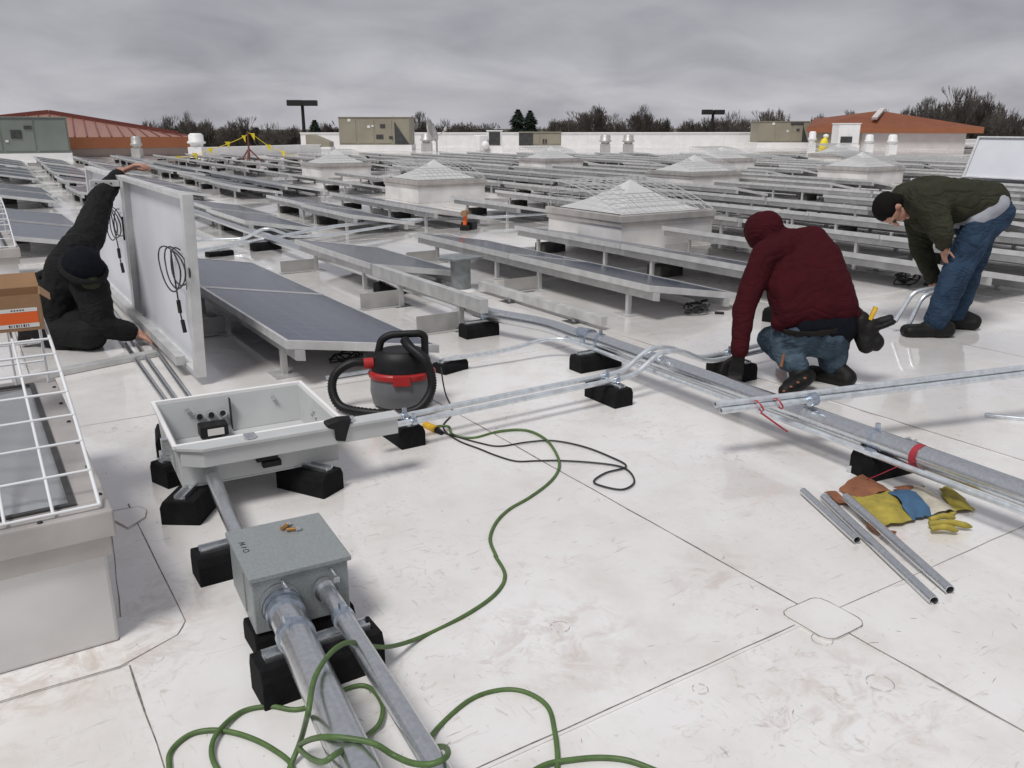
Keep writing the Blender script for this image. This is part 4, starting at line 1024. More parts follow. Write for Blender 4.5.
for k in (-1, -.3, .3, 1): cap(j_, Q(815, 334, 4.88) + wide * .105 * k, Q(811, 341, 4.90) + wide * .10 * k, .105, .10)
limb(j_, [lhip, lkn, lan + Vector((0, 0, .015))], [.10, .085, .064]); limb(j_, [rhip, rkn, ran + Vector((0, 0, .02))], [.10, .088, .066])
limb(j_, [Q(838, 344, 4.93), Q(834, 364, 4.95), ran + Vector((0, 0, .03))], [.068, .066, .060]); limb(j_, [Q(782, 342, 4.93), Q(788, 360, 4.90), lan + Vector((0, 0, .02))], [.075, .066, .058])
flesh(j_, 'jeans', 'jeanspale', pm, .012, 5, .022)
bl = MB(); 
for k in range(8):
    a0, a1 = -1.25 + k * .31, -1.25 + (k + 1) * .31
bp_ = [Q(783, 331, 4.82), Q(797, 334, 4.765), Q(816, 334, 4.755), Q(836, 331, 4.775), Q(850, 325, 4.84), Q(857, 317, 4.94)]
for i in range(5): bl.bar(bp_[i], bp_[i + 1], .012, .036)
flesh(bl, 'belt', 'belt', pm, .008, 2)
bo = MB(); cap(bo, Q(806, 379, 4.78), Q(786, 391, 4.74), .042, .044); cap(bo, Q(808, 376, 4.82), Q(790, 386, 4.84), .045, .045); cap(bo, lan, Q(800, 382, 4.82), .055, .05); f1 = flesh(bo, 'boot', 'leather', pm, .009, 3)
bo = MB(); boot(bo, ran, Vector((ran.x - .02, ran.y + .12, .01)), .95); flesh(bo, 'boot', 'leather', pm, .009, 3)
m_ = MB()
for k in range(4):
    q = Q(784 + k * 7, 391 - k * 4.3, 4.695); m_.ball(q, .010, .008, .006)
m_.build('sole_mark', 'suede', f1)
m_ = MB(); m_.tube([Q(784, 354, 4.81), Q(781, 367, 4.80)], [.007, .010], 8); m_.build('hammer_loop_tool', 'suede', pm)
tp_ = MB()
for (x, y), r_ in zip(((860, 322), (868, 330), (876, 342), (866, 342)), (.055, .06, .045, .05)): tp_.ball(Q(x, y, 4.85), r_, r_, r_ * 1.2)
cap(tp_, Q(868, 325, 4.85), Q(890, 318, 4.83), .02, .022); cap(tp_, Q(878, 328, 4.8), Q(893, 322, 4.8), .015, .018); cap(tp_, Q(855, 315, 4.9), Q(866, 345, 4.85), .05, .05)
pou = flesh(tp_, 'tool_pouch', 'leather', pm, .008, 2, .012)
m_ = MB(); m_.tube([Q(870, 320, 4.81), Q(876, 307, 4.80)], [.012, .015], 8); m_.build('yellow_handle', 'yellow', pou)

# --- worker in the green jacket, bending down
D2 = 6.13
pg_ = thing('person', 'person in an olive green jacket and blue jeans bending down over his boots', 'person')
hipL = Q(983, 219, 6.05); hipR = Q(986, 213, 6.28); pel = Q(984, 209, 6.16)
knL = Q(952, 272, 6.02); knR = Q(965, 270, 6.26); anL = Q(936, 322, 6.06); anR = Q(955, 314, 6.32); anL.z = .09; anR.z = .09
wst = Q(970, 200, 6.16); chest = Q(935, 198, 6.14); upb = Q(912, 200, 6.13); hd = Q(892, 209, 6.10)
shL = Q(928, 200, 5.94); elL = Q(941, 236, 5.90); wrL = Q(944, 244, 5.96)
shR = Q(918, 208, 6.32); elR = Q(922, 250, 6.36); wrR = Q(933, 278, 6.22)
b_ = MB(); fc = Vector((.42, .0, -.8)).normalized(); camr = Vector((cY, -sY, 0)); fwd = Vector((sY, cY, 0))
face = (camr * .15 - fwd * .25 + Vector((0, 0, -1))); upv = (-camr * 1.0 + Vector((0, 0, .12)))
head(b_, hd, face, upv, 1.02)
limb(b_, [hd, upb], [.055, .065]); limb(b_, [pel, wst, chest, upb], [.13, .13, .15, .11])
limb(b_, [upb, shL, elL, wrL], [.08, .06, .042, .03]); limb(b_, [upb, shR, elR, wrR], [.08, .06, .042, .03])
limb(b_, [pel, hipL, knL, anL], [.12, .08, .055, .045]); limb(b_, [pel, hipR, knR, anR], [.12, .08, .055, .045])
hand(b_, wrL, Vector((.0, .0, -1)) + camr * .15, camr, .95, .35); hand(b_, wrR, Vector((0, 0, -1)), camr, .95, .5)
flesh(b_, 'body', 'skin', pg_, .008, 3)
eyes(pg_, hd, face, upv, 1.02)
hr = MB(); u_ = upv.normalized(); f_ = face.normalized(); f_ = (f_ - u_ * f_.dot(u_)).normalized(); l_ = f_.cross(u_); mx = Matrix((l_, f_, u_)).transposed()
hr.ball(hd + u_ * .050 - f_ * .012, .094, .110, .092, mtx=mx); hr.ball(hd - f_ * .05 - u_ * .01, .085, .065, .09, mtx=mx)
flesh(hr, 'hair', 'hair', pg_, .008, 3, .01)
jk = MB()
for k in (-1, 0, 1):
    o_ = fwd * .12 * k
    limb(jk, [Q(979, 200, 6.16) + o_, Q(950, 200, 6.15) + o_ * 1.1, chest + o_ * 1.15 + Vector((0, 0, .01)), upb + o_ * .9], [.145, .15, .15, .115])
limb(jk, [upb, shL, elL + Vector((0, 0, .02))], [.12, .125, .085]); limb(jk, [elL + Vector((0, 0, .03)), wrL], [.08, .055])
limb(jk, [upb, shR, elR, wrR], [.12, .115, .08, .055])
limb(jk, [Q(940, 215, 6.1), Q(925, 218, 6.1)], [.12, .11]); limb(jk, [upb, Q(903, 198, 6.13)], [.10, .085])
flesh(jk, 'jacket', 'olive', pg_, .013, 6, .026)
ts = MB()
for k in (-1, 0, 1): cap(ts, Q(985, 202, 6.12) + fwd * .13 * k, Q(968, 218, 6.12) + fwd * .11 * k, .097, .097)
flesh(ts, 'shirt', 'whitecloth', pg_, .012, 4, .01)
jn = MB()
for k in (-1, 0, 1): cap(jn, Q(989, 212, 6.15) + fwd * .09 * k, Q(976, 226, 6.14) + fwd * .09 * k, .13, .11)
limb(jn, [hipL, knL + camr * .035, anL + Vector((0, 0, .03))], [.125, .098, .085]); limb(jn, [hipR, knR + camr * .03, anR + Vector((0, 0, .03))], [.125, .095, .085])
limb(jn, [Q(974, 232, 5.98), Q(950, 278, 6.0), anL + Vector((0, 0, .06))], [.08, .075, .075])
flesh(jn, 'jeans', 'jeans', pg_, .013, 5, .028)
m_ = MB(); 
m_.bar(Q(1001, 187, 5.965), Q(996, 209, 5.925), .03, .03, (fwd[0], fwd[1], 0))
flesh(m_, 'braces', 'belt', pg_, .006, 1)
bo = MB(); boot(bo, anL, anL + Vector((0, 0, -.08)) - camr * .19, 1.1); flesh(bo, 'boot', 'leather', pg_, .009, 3)
bo = MB(); boot(bo, anR, anR + Vector((0, 0, -.08)) - camr * .12 + fwd * .05, 1.05); flesh(bo, 'boot', 'leather', pg_, .009, 3)
# bent tubes in his hand
t = thing('bent_tube', 'pair of bent steel tubes held by the worker in the green jacket', 'tube')
for a in (((895, 322), (913, 292), (934, 288)), ((906, 331), (922, 297), (936, 291))):
    MB().tube(fillet([Q(a[0][0], a[0][1], 6.18), Q(a[1][0], a[1][1], 6.12), Q(a[2][0], a[2][1], 6.14)], .06), .016, 10).build('pipe', 'emt', t)

# --- kneeling worker in black at the upright panels
pb = thing('person', 'person in black work clothes and knit cap kneeling, one arm up holding the upright panels', 'person')
D3 = 6.15
def Q3(x, y, d): return Q(x, y + (4 if y > 230 else 0), d * .955)
pel = Q3(64, 320, 6.25); wst = Q3(64, 296, 6.22); chest = Q3(72, 262, 6.15); upb = Q3(80, 243, 6.12); hd = Q3(83, 268, 5.90)
shU = Q3(88, 232, 6.2); elU = Q3(101, 198, 6.5); wrU = Q3(121, 171, 6.92)
shD = Q3(92, 288, 5.95); elD = Q3(100, 322, 5.98); wrD = Q3(139, 330, 6.10)
kn1 = Q3(92, 342, 6.0); an1 = Q3(50, 352, 6.1); kn2 = Q3(85, 330, 6.35); an2 = Q3(48, 345, 6.45)
for q in (kn1, kn2): q.z = .11
for q in (an1, an2): q.z = .10
b_ = MB(); fc = camr * .75 - fwd * .35 + Vector((0, 0, -.75)); upv = camr * .35 - fwd * .35 + Vector((0, 0, .7))
head(b_, hd, fc, upv, 1.0)
limb(b_, [hd, upb], [.06, .07]); limb(b_, [pel, wst, chest, upb], [.13, .13, .15, .11])
limb(b_, [upb, shU, elU, wrU], [.08, .065, .045, .033]); limb(b_, [upb, shD, elD, wrD], [.08, .065, .045, .033])
limb(b_, [pel, kn1, an1], [.12, .06, .05]); limb(b_, [pel, kn2, an2], [.12, .06, .05])
hand(b_, wrU + camr * .02, camr * .85 + Vector((0, 0, .35)), camr * .3 + Vector((0, 0, -1)), 1.3, .6); hand(b_, wrD, camr * .9 + Vector((0, 0, -.45)), Vector((0, 0, -1)), 1.1, .3)
flesh(b_, 'body', 'skin', pb, .008, 3)
eyes(pb, hd, fc, upv, 1.0)
kc = MB(); u_ = upv.normalized(); f_ = Vector(fc); f_ = (f_ - u_ * f_.dot(u_)).normalized(); l_ = f_.cross(u_); mx = Matrix((l_, f_, u_)).transposed()
kc.ball(hd + u_ * .05 - f_ * .012, .125, .138, .125, mtx=mx); kc.ball(hd - f_ * .06, .12, .09, .12, mtx=mx)
kco = flesh(kc, 'knit_cap', 'navy', pb, .009, 3, .008)
br = MB(); br.tube([hd + u_ * .035 + (l_ * math.cos(a) * .128 + f_ * math.sin(a) * .140) for a in [i * math.tau / 20 for i in range(20)]], .022, 8, closed=True); br.build('turned_up_brim', 'blackcloth', kco)
jk = MB()
for k in (-1, 0, 1):
    o_ = fwd * .11 * k - camr * .02 * k
    limb(jk, [pel + o_, wst + o_ * 1.1, chest + o_ * 1.15, upb + o_ * .8], [.14, .135, .14, .11])
limb(jk, [upb, shU, elU, wrU - (wrU - elU).normalized() * .09], [.12, .115, .085, .058]); limb(jk, [Q3(80, 260, 6.05), shD, elD, wrD - (wrD - elD).normalized() * .07], [.13, .12, .095, .07])
flesh(jk, 'jacket', 'blackcloth', pb, .013, 8, .024)
tr_ = MB(); limb(tr_, [pel, kn1, an1], [.165, .115, .085]); limb(tr_, [pel, kn2, an2], [.16, .115, .085]); limb(tr_, [pel, Q3(70, 335, 6.1)], [.17, .14])
flesh(tr_, 'trousers', 'blackcloth', pb, .013, 7, .018)
for a_ in (an1, an2):
    bo = MB(); cap(bo, a_, a_ - camr * .14 + Vector((0, 0, .02)), .06, .05); cap(bo, a_ - camr * .14, a_ - camr * .16 + Vector((0, 0, -.05)), .045, .04); flesh(bo, 'boot', 'leather', pb, .009, 3)
tb = MB()
for (x, y), r_ in zip(((42, 285), (46, 305), (40, 318), (52, 320)), (.06, .07, .06, .07)): tb.ball(Q3(x, y, 6.1), r_)
cap(tb, Q3(38, 272, 6.1), Q3(60, 262, 6.0), .03, .025)
pu = flesh(tb, 'tool_belt', 'leather', pb, .009, 2, .014)
m_ = MB(); m_.tube([Q3(46, 263, 5.98), Q3(46.2, 263.2, 5.975)], .016, 12); m_.build('buckle', 'brass', pu)
m_ = MB(); m_.ball(Q3(91, 278, 5.86), .062, .062, .055); flesh(m_, 'face_mask', 'olive', pb, .008, 2)
m_ = MB(); m_.tube([Q3(84, 279, 5.88), Q3(101, 274, 5.90)], .007, 6); m_.build('glasses_strap', 'suede', pb)
# a distant worker crouching in yellow
q = P(822, 152); fp = thing('person', 'distant crouching person in a yellow jacket and white hard hat', 'person', (q.x, q.y, 0))
m_ = MB(); cap(m_, (0, 0, .25), (.1, 0, .55), .22, .2); cap(m_, (-.1, .05, .1), (.25, -.1, .3), .12, .1); cap(m_, (.1, 0, .55), (.45, -.1, .35), .1, .07); m_.ball((.2, 0, .8), .12); flesh(m_, 'body', 'pennant', fp, .03, 3)
m_ = MB(); m_.ball((.2, 0, .86), .15, .15, .11); m_.build('hard_hat', 'white', fp)

# ================================================================== rooftop equipment
def hvac(px0, px1, ybase, ytop, label, mat, dep=2.0, opening=None, open_mat='louver', feats=(), base='white'):
    a, b = P(px0, ybase), P(px1, ybase)
    if px1 < 300: dr = ray(px1, 130); dr = Vector((dr.x, dr.y, 0)).normalized(); a = b - Vector((dr.y, -dr.x, 0)) * (b - a).length
    d = (b - a); W_ = d.length; ang = math.atan2(d.y, d.x)
    dist = math.hypot(a.x, a.y); z1 = CAM_H - (ytop - HOR) / 888.6 * (a.x * sY + a.y * cY)
    t = thing('rooftop_unit', label, 'air handler', (a.x, a.y, 0), ang)
    zb_ = .30
    m_ = MB(); m_.box(-.05, W_ + .05, -.05, dep + .05, .0, zb_); m_.build('curb', base, t)
    m_ = MB(); m_.box(0, W_, 0, dep, zb_ + .002, z1); m_.build('casing', mat, t, .02)
    m_ = MB(); m_.box(-.04, W_ + .04, -.04, dep + .04, z1 + .001, z1 + .05); m_.build('top', mat, t, .01)
    hgt = z1 - zb_
    nseg = max(2, int(W_ / 1.0))
    for i in range(nseg):
        x0, x1 = W_ * i / nseg + .05, W_ * (i + 1) / nseg - .05
        m_ = MB(); m_.box(x0, x1, -.025, -.002, zb_ + .1, z1 - .1); m_.build('access_panel', mat, t, .008)
    for kind, fx, fz, fw, fh in feats:
        m_ = MB(); m_.box(W_ * fx, W_ * (fx + fw), -.05, -.027, zb_ + hgt * fz, zb_ + hgt * (fz + fh)); m_.build({'w': 'label_plate', 'd': 'vent_grille', 'p': 'handle'}[kind], {'w': 'whiteprint', 'd': 'louver', 'p': 'plate'}[kind], t)
    if opening:
        x0, x1 = opening[0] * W_, opening[1] * W_
        # triangular rain hood
        m_ = MB(); m_.add([(x0, -.03, zb_ + hgt * .85), (x1, -.03, zb_ + .05), (x0, -.03, zb_ + .05), (x0, -.03 - .02, zb_ + hgt * .85), (x1, -.05, zb_ + .05), (x0, -.05, zb_ + .05)], [(0, 1, 2), (5, 4, 3), (0, 3, 4, 1), (1, 4, 5, 2), (2, 5, 3, 0)]); m_.build('hood_opening', 'louver', t)
    return t
hvac(340, 411, 150, 118, 'tan rooftop air unit with a dark triangular hood, beyond the peaked skylight', 'hvac', 2.2, (.78, .98), feats=(('w', .40, .62, .04, .1), ('w', .13, .86, .04, .1), ('d', .58, .62, .07, .14), ('w', .46, .66, .03, .07), ('d', .70, .22, .05, .1), ('d', .52, .22, .1, .16)))
hvac(757, 808, 147, 122, 'tan rooftop air unit with a dark slot next to the brown roofed building', 'hvac', 2.0, (.86, .98), feats=(('w', .26, .85, .05, .12), ('d', .62, .85, .25, .1), ('w', .55, .5, .04, .1), ('d', .74, .55, .06, .12)))
hvac(-14, 72, 160, 118, 'grey green rooftop air unit on a white curb in front of the red roof', 'hvacgreen', 2.5, None, feats=(('d', .56, .68, .08, .1), ('d', .42, .42, .11, .24), ('w', .36, .32, .03, .06), ('w', .16, .68, .06, .08)))
hvac(519, 561, 151, 132.5, 'low brown rooftop unit with a dark end panel by the white wall', 'hvac', 1.5, None, feats=(('d', .0, .02, .33, .95), ('d', .56, .15, .04, .35), ('d', .62, .15, .04, .35)))
hvac(487, 502, 151, 131, 'small condenser unit with a dark coil face by the white wall', 'white', .8, None, feats=(('d', .14, .05, .74, .9),))
hvac(837, 858, 150, 124, 'white box vent with a dark louver in front of the brown roofed building', 'white', 1.2, None, feats=(('d', .1, .1, .55, .3),))
def fan(px, yb, wpx, hpx, label, mat='ventgrey', loc=None):
    q = P(px, yb) if loc is None else Vector(loc); dep = q.x * sY + q.y * cY; s = dep / 888.6
    r_ = wpx * s / 2; h = hpx * s
    t = thing('roof_fan', label, 'roof fan', (q.x, q.y, 0), -YAW, 'roof exhaust fans')
    m_ = MB(); m_.box(-r_ * .8, r_ * .8, -r_ * .8, r_ * .8, 0, h * .45); m_.build('curb', mat, t, .01)
    m_ = MB(); m_.lathe([(r_ * .7, h * .452), (r_ * .75, h * .56), (r_ * 1.05, h * .60), (r_ * 1.05, h * .66), (r_ * .85, h * .70), (r_ * .85, h * .92), (r_ * .6, h)], n=20); m_.build('hood', mat, t)
fan(427, 151, 13, 17, 'mushroom roof fan beside the satellite dish'); fan(605, 152, 12, 17, 'mushroom roof fan against the white wall, left of its twin'); fan(628, 152, 12, 17, 'mushroom roof fan against the white wall, right of its twin')
fan(198, 158, 17, 24, 'white mushroom roof fan at the corner of the red roofed building', 'white'); fan(138, 158, 11, 21, 'grey roof fan in front of the red roofed building'); fan(868, 152, 9, 17, 'small white roof fan before the pale wall, nearer the white box vent', 'white'); fan(891, 153, 10, 18, 'small white roof fan before the pale wall beside the dark slot', 'white'); fan(811, 152, 8, 20, 'slim white roof fan at the end of the tan unit', 'white')
q = P(484, 151); t = thing('gas_meter', 'round pipework and meter beside the small condenser unit', 'meter', (q.x, q.y, 0)); m_ = MB(); m_.box(-.5, .1, -.3, .3, 0, .9); m_.build('casing', 'white', t, .05); m_ = MB(); m_.ball((-.1, -.35, .35), .22); m_.build('drum', 'white', t)
q = P(437, 152); t = thing('satellite_dish', 'grey satellite dish on a mast behind the roof fan', 'satellite dish', (q.x, q.y, 0), -YAW)
m_ = MB(); m_.tube([(0, 0, 0), (0, 0, .9)], .05, 8); m_.build('mast', 'ventgrey', t)
ax = Vector((.90, -.25, .35)).normalized(); m_ = MB(); x_ = ax.orthogonal().normalized(); y_ = ax.cross(x_); vs_ = []
for i in range(5):
    for j in range(20):
        a = j / 20 * 6.283; rr = .62 * (i + .02) / 4; vs_.append(Vector((-.45, 0, 1.05)) + x_ * rr * math.cos(a) + y_ * rr * math.sin(a) + ax * .25 * (i / 4) ** 2)
m_.add(vs_, [(i * 20 + j, i * 20 + (j + 1) % 20, i * 20 + 20 + (j + 1) % 20, i * 20 + 20 + j) for i in range(4) for j in range(20)], True); ds = m_.build('dish', 'ventgrey', t); ds.modifiers.new('t', 'SOLIDIFY').thickness = .03
m_ = MB(); m_.tube([(-.4, 0, .5), (.45, 0, 1.15)], .03, 6); m_.ball((.48, 0, 1.2), .09); m_.build('feed_arm', 'ventgrey', t)

# white parapet walls at the far edge
def wall_thing(label, a, b, z0, z1, th=.4, mat='white', nm='parapet_wall', capm=None):
    a, b = Vector(a), Vector(b); d = (b - a); L = Vector((d.x, d.y, 0)).length
    t = thing(nm, label, 'wall', (a.x, a.y, 0), math.atan2(d.y, d.x))
    n = max(1, int(L / 3.2))
    for i in range(n): MB().box(L * i / n + (.004 if i else 0), L * (i + 1) / n - .004, 0, th, z0, z1).build('wall_panel', mat, t)
    MB().box(-.03, L + .03, -.06, th + .06, z1 + .002, z1 + .07).build('coping', capm or mat, t)
    return t
Dw = 50
def vert(px, ypx, dist):    # height at a bearing
    q = A(px, dist); return CAM_H - (ypx - HOR) / 888.6 * (q.x * sY + q.y * cY)
a, b = P(300, 151.5), P(770, 151.5)
wall_thing('long white parapet wall along the far side of the roof', A(300, 63), A(770, 67), 0, vert(512, 133, 63))
wall_thing('low white parapet beyond the yellow pennants', A(196, 44), A(322, 50), 0, .36)
wall_thing('low pale roof edge between the long parapet and the tan unit', A(768, 67), A(1040, 90), 0, .25)
q = A(305, 50); t = thing('roof_hatch', 'tan sloped roof hatch beside the tan rooftop unit', 'hatch', (q.x, q.y, 0), -YAW)
m_ = MB(); m_.add([(0, 0, .3), (1.3, 0, .3), (1.3, 0, .55), (.3, 0, .95), (0, 0, .95), (0, 1.2, .3), (1.3, 1.2, .3), (1.3, 1.2, .55), (.3, 1.2, .95), (0, 1.2, .95)], [(0, 1, 2, 3, 4), (9, 8, 7, 6, 5), (0, 5, 6, 1), (1, 6, 7, 2), (2, 7, 8, 3), (3, 8, 9, 4), (4, 9, 5, 0)]); m_.build('cover', 'hvac', t, .02)
m_ = MB(); m_.box(-.05, 1.35, -.05, 1.25, 0, .298); m_.build('curb', 'white', t)

# ---- building with the red metal roof
def red_building():
    dA = 62
    L0, L1 = A(-60, 46), A(193, 46)
    d = (L1 - L0); W_ = d.length; ang = math.atan2(d.y, d.x)
    t = thing('red_roof_building', 'building with a red ribbed metal roof and orange fascia behind the grey green unit', 'building', (L0.x, L0.y, -6), ang)
    zf0, zf1 = vert(130, 147, 46) + 6, vert(130, 136.5, 46) + 6
    pk = vert(45, 114, 51) + 6; xr = W_ * (100 / 253.0)
    m_ = MB(); m_.box(.3, W_ - .3, .3, 16, 0, zf0 - .01); m_.build('wall', 'pinkwall', t)
    m_ = MB(); m_.box(0, W_, 0, 16.3, zf0, zf1); m_.build('fascia', 'fascia', t)
    # roof falls from a high point towards both ends
    yb = 7.0
    def ridge(x): return zf1 + (pk - zf1) * (1 - abs(x - xr) / ((W_ - xr) if x > xr else xr * 2.2))
    N = 20; vs_ = []
    for i in range(N + 1):
        x = W_ * i / N; vs_ += [(x, 0.02, zf1 + .005), (min(x, W_ - .0), yb, max(zf1 + .02, ridge(x)))]
    m_ = MB(); m_.add(vs_, [(2 * i, 2 * i + 2, 2 * i + 3, 2 * i + 1) for i in range(N)])
    m_.add([(0, yb, zf1 + .004), (W_, yb, zf1 + .004), (W_, 16.3, zf1 + .004), (0, 16.3, zf1 + .004)], [(0, 1, 2, 3)])
    rf = m_.build('roof', 'redroof', t); rf.modifiers.new('t', 'SOLIDIFY').thickness = .05
    for i in range(N + 1):
        x = W_ * i / N; z2 = max(zf1 + .04, ridge(x)); MB().bar((x, .0, zf1 + .03), (x, yb, z2 + .03), .05, .06).build('roof_rib', 'redseam', rf)
    m_ = MB()
    for i in range(N): 
        x, x2 = W_ * i / N, W_ * (i + 1) / N; m_.bar((x, yb + .05, ridge(x) + .1), (x2, yb + .05, max(zf1, ridge(x2)) + .1), .2, .22)
    m_.build('ridge_cap', 'redseam', rf)
red_building()
def brown_building():
    L0, L1 = A(807, 62), A(984, 62)
    d = (L1 - L0); W_ = d.length; ang = math.atan2(d.y, d.x)
    t = thing('brown_roof_building', 'pale walled building under a low brown orange gabled roof with tree tops behind', 'building', (L0.x, L0.y, -6), ang)
    ze = vert(900, 132.5, 63) + 6; zt = vert(900, 127, 63) + 6; pk = vert(878, 111.5, 67) + 6; xp = W_ * .41
    m_ = MB(); m_.box(.4, W_ - .9, .4, 12, 0, ze - .01); m_.build('wall', 'palewall', t)
    m_ = MB(); m_.box(0, W_, 0, 12.4, ze, zt); m_.build('fascia', 'fascia', t)
    m_ = MB(); m_.add([(0, .02, zt + .004), (W_, .02, zt + .004), (W_, 4.5, zt + .05), (xp, 4.5, pk), (0, 4.5, zt + .55)], [(0, 1, 2), (0, 2, 3), (0, 3, 4)])
    m_.add([(0, 4.5, zt + .55), (xp, 4.5, pk), (W_, 4.5, zt + .05), (W_, 9, zt), (0, 9, zt)], [(0, 1, 2, 3, 4)])
    rf = m_.build('roof', 'brownroof', t); rf.modifiers.new('t', 'SOLIDIFY').thickness = .06
    m_ = MB(); m_.bar((xp - .25, 2.2, zt + .55), (xp + .15, 4.3, pk + .1), .35, .15); m_.build('vent_strip', 'palewall', rf)
    m_ = MB(); m_.box(.42, 3.4, .30, .395, ze - 3, ze - .012); m_.build('recessed_wall', 'hvac', t)
brown_building()
for px, d_, yt, half, lab in ((304, 95, 101.5, 14, 'tall parking lot light pole with a wide flat dark head above the tree line'), (712, 110, 110.5, 10.5, 'parking lot light pole with two dark heads before the bare trees')):
    q = A(px, d_, -6); z1 = vert(px, yt, d_) + 6; hw = half * d_ / 888
    t = thing('light_pole', lab, 'light pole', (q.x, q.y, -6), -YAW)
    m_ = MB(); m_.tube([(0, 0, 0), (0, 0, z1 - .1)], [.22, .16], 8); m_.build('pole', 'darkmetal', t)
    gap = .12 if half < 12 else .0
    for s_ in (-1, 1):
        m_ = MB(); m_.box(min(s_ * gap, s_ * hw), max(s_ * gap, s_ * hw), -.5, .5, z1 - .55, z1 + (.02 if s_ < 0 else 0)); m_.build('lamp_head', 'darkmetal', t, .03)
# warning line
q = P(250, 163); ws = thing('flag_stand', 'dark red post on a small tripod holding the yellow pennant line', 'stand', (q.x, q.y, 0))
zt = vert(250, 131, math.hypot(q.x, q.y)); MB().tube([(0, 0, 0.15), (0, 0, zt)], .035, 8).build('post', 'redseam', ws)
for a_ in (0, 2.1, 4.2): MB().tube([(0, 0, .55), (.5 * math.cos(a_), .5 * math.sin(a_), 0.02)], .03, 6).build('leg', 'redseam', ws)
pl_ = thing('pennant_line', 'string of yellow triangular pennants above the far panels', 'pennants')
dq = math.hypot(q.x, q.y)
line = [(170, 158), (192, 154), (208, 149), (227, 143), (244, 136), (250, 133), (267, 145), (281, 151), (300, 157)]
pts = [A(px, dq, vert(px, py, dq)) for px, py in line]
MB().tube(spline(pts, 4), .012, 5).build('rope', 'pennant', pl_)
for px, py in ((175, 156), (192, 153), (208, 148), (226, 142), (243, 136), (252, 134), (267, 145), (281, 151)):
    c_ = A(px, dq, vert(px, py - 1, dq)); a_ = rnd.uniform(-.5, .5); dx = Vector((math.cos(-YAW + a_), math.sin(-YAW + a_), 0)) * .10
    m_ = MB(); m_.add([c_ - dx, c_ + dx, c_ + dx * .4 + Vector((.03, 0, -.28))], [(0, 1, 2)]); f = m_.build('pennant', 'pennant', pl_); f.modifiers.new('t', 'SOLIDIFY').thickness = .006

# ================================================================== trees
def tree_mesh(seed, ht, spread, levels=7, upright=.5):
    rr = random.Random(seed); tr, tw = MB(), MB()
    def seg(mb, a, b, r0, r1, n): mb.tube([a, b], [r0, r1], n, caps=False)
    def grow(p, d, L, r_, lv):
        mid = p + d * L * .5 + Vector((rr.uniform(-1, 1), rr.uniform(-1, 1), rr.uniform(-.3, .3))) * L * .06
        e_ = p + d * L
        mb = tr if lv >= levels - 1 else tw
        n = 5 if lv >= levels - 2 else 3
        seg(mb, p, mid, r_, r_ * .85, n); seg(mb, mid, e_, r_ * .85, r_ * .68, n)
        if lv == 0: return
        k = 3 if rr.random() < .8 else 2
        if lv == levels: k = 5
        for i in range(k):
            a = rr.uniform(0, 6.283); sp = spread * rr.uniform(.55, 1.2)
            o_ = d.orthogonal().normalized(); o_ = Matrix.Rotation(a, 3, d) @ o_
            nd = (d * math.cos(sp) + o_ * math.sin(sp) + Vector((0, 0, upright * .25))).normalized()
            st_ = e_ if i < 2 else p.lerp(e_, rr.uniform(.5, .95))
            grow(st_, nd, L * rr.uniform(.66, .86), max(.021, r_ * .6), lv - 1)
    grow(Vector((0, 0, 0)), Vector((0, 0, 1)), ht * .24, ht * .02, levels)
    return tr.mesh('trunk'), tw.mesh('crown')
protos = []
for sd_, sp, up_ in ((11, .55, .5), (22, .48, .9), (33, .62, .35), (44, .42, 1.1)):
    a, b = tree_mesh(sd_, 10, sp, 7, up_); a.materials.append(MAT['bark']); b.materials.append(MAT['bark'])
    protos.append((a, b, max(v.co.z for v in b.vertices), max(abs(v.co.x) for v in b.vertices)))
def tree(px, ytop, wpx, dist, k, label):
    q = A(px, dist, -6.05); z1 = vert(px, ytop, dist) + 6.05; t = thing('bare_tree', label, 'tree', (q.x, q.y, -6.05), rnd.uniform(0, 6.28), 'bare winter trees beyond the roof')
    a, b, hz, hw = protos[k % 4]
    s_ = wpx * dist / 888 / 2 / hw; t.scale = (s_, s_, z1 / hz)
    link('trunk', a, t); link('crown', b, t)
BT = 'bare winter tree standing in the line of trees beyond the roof'
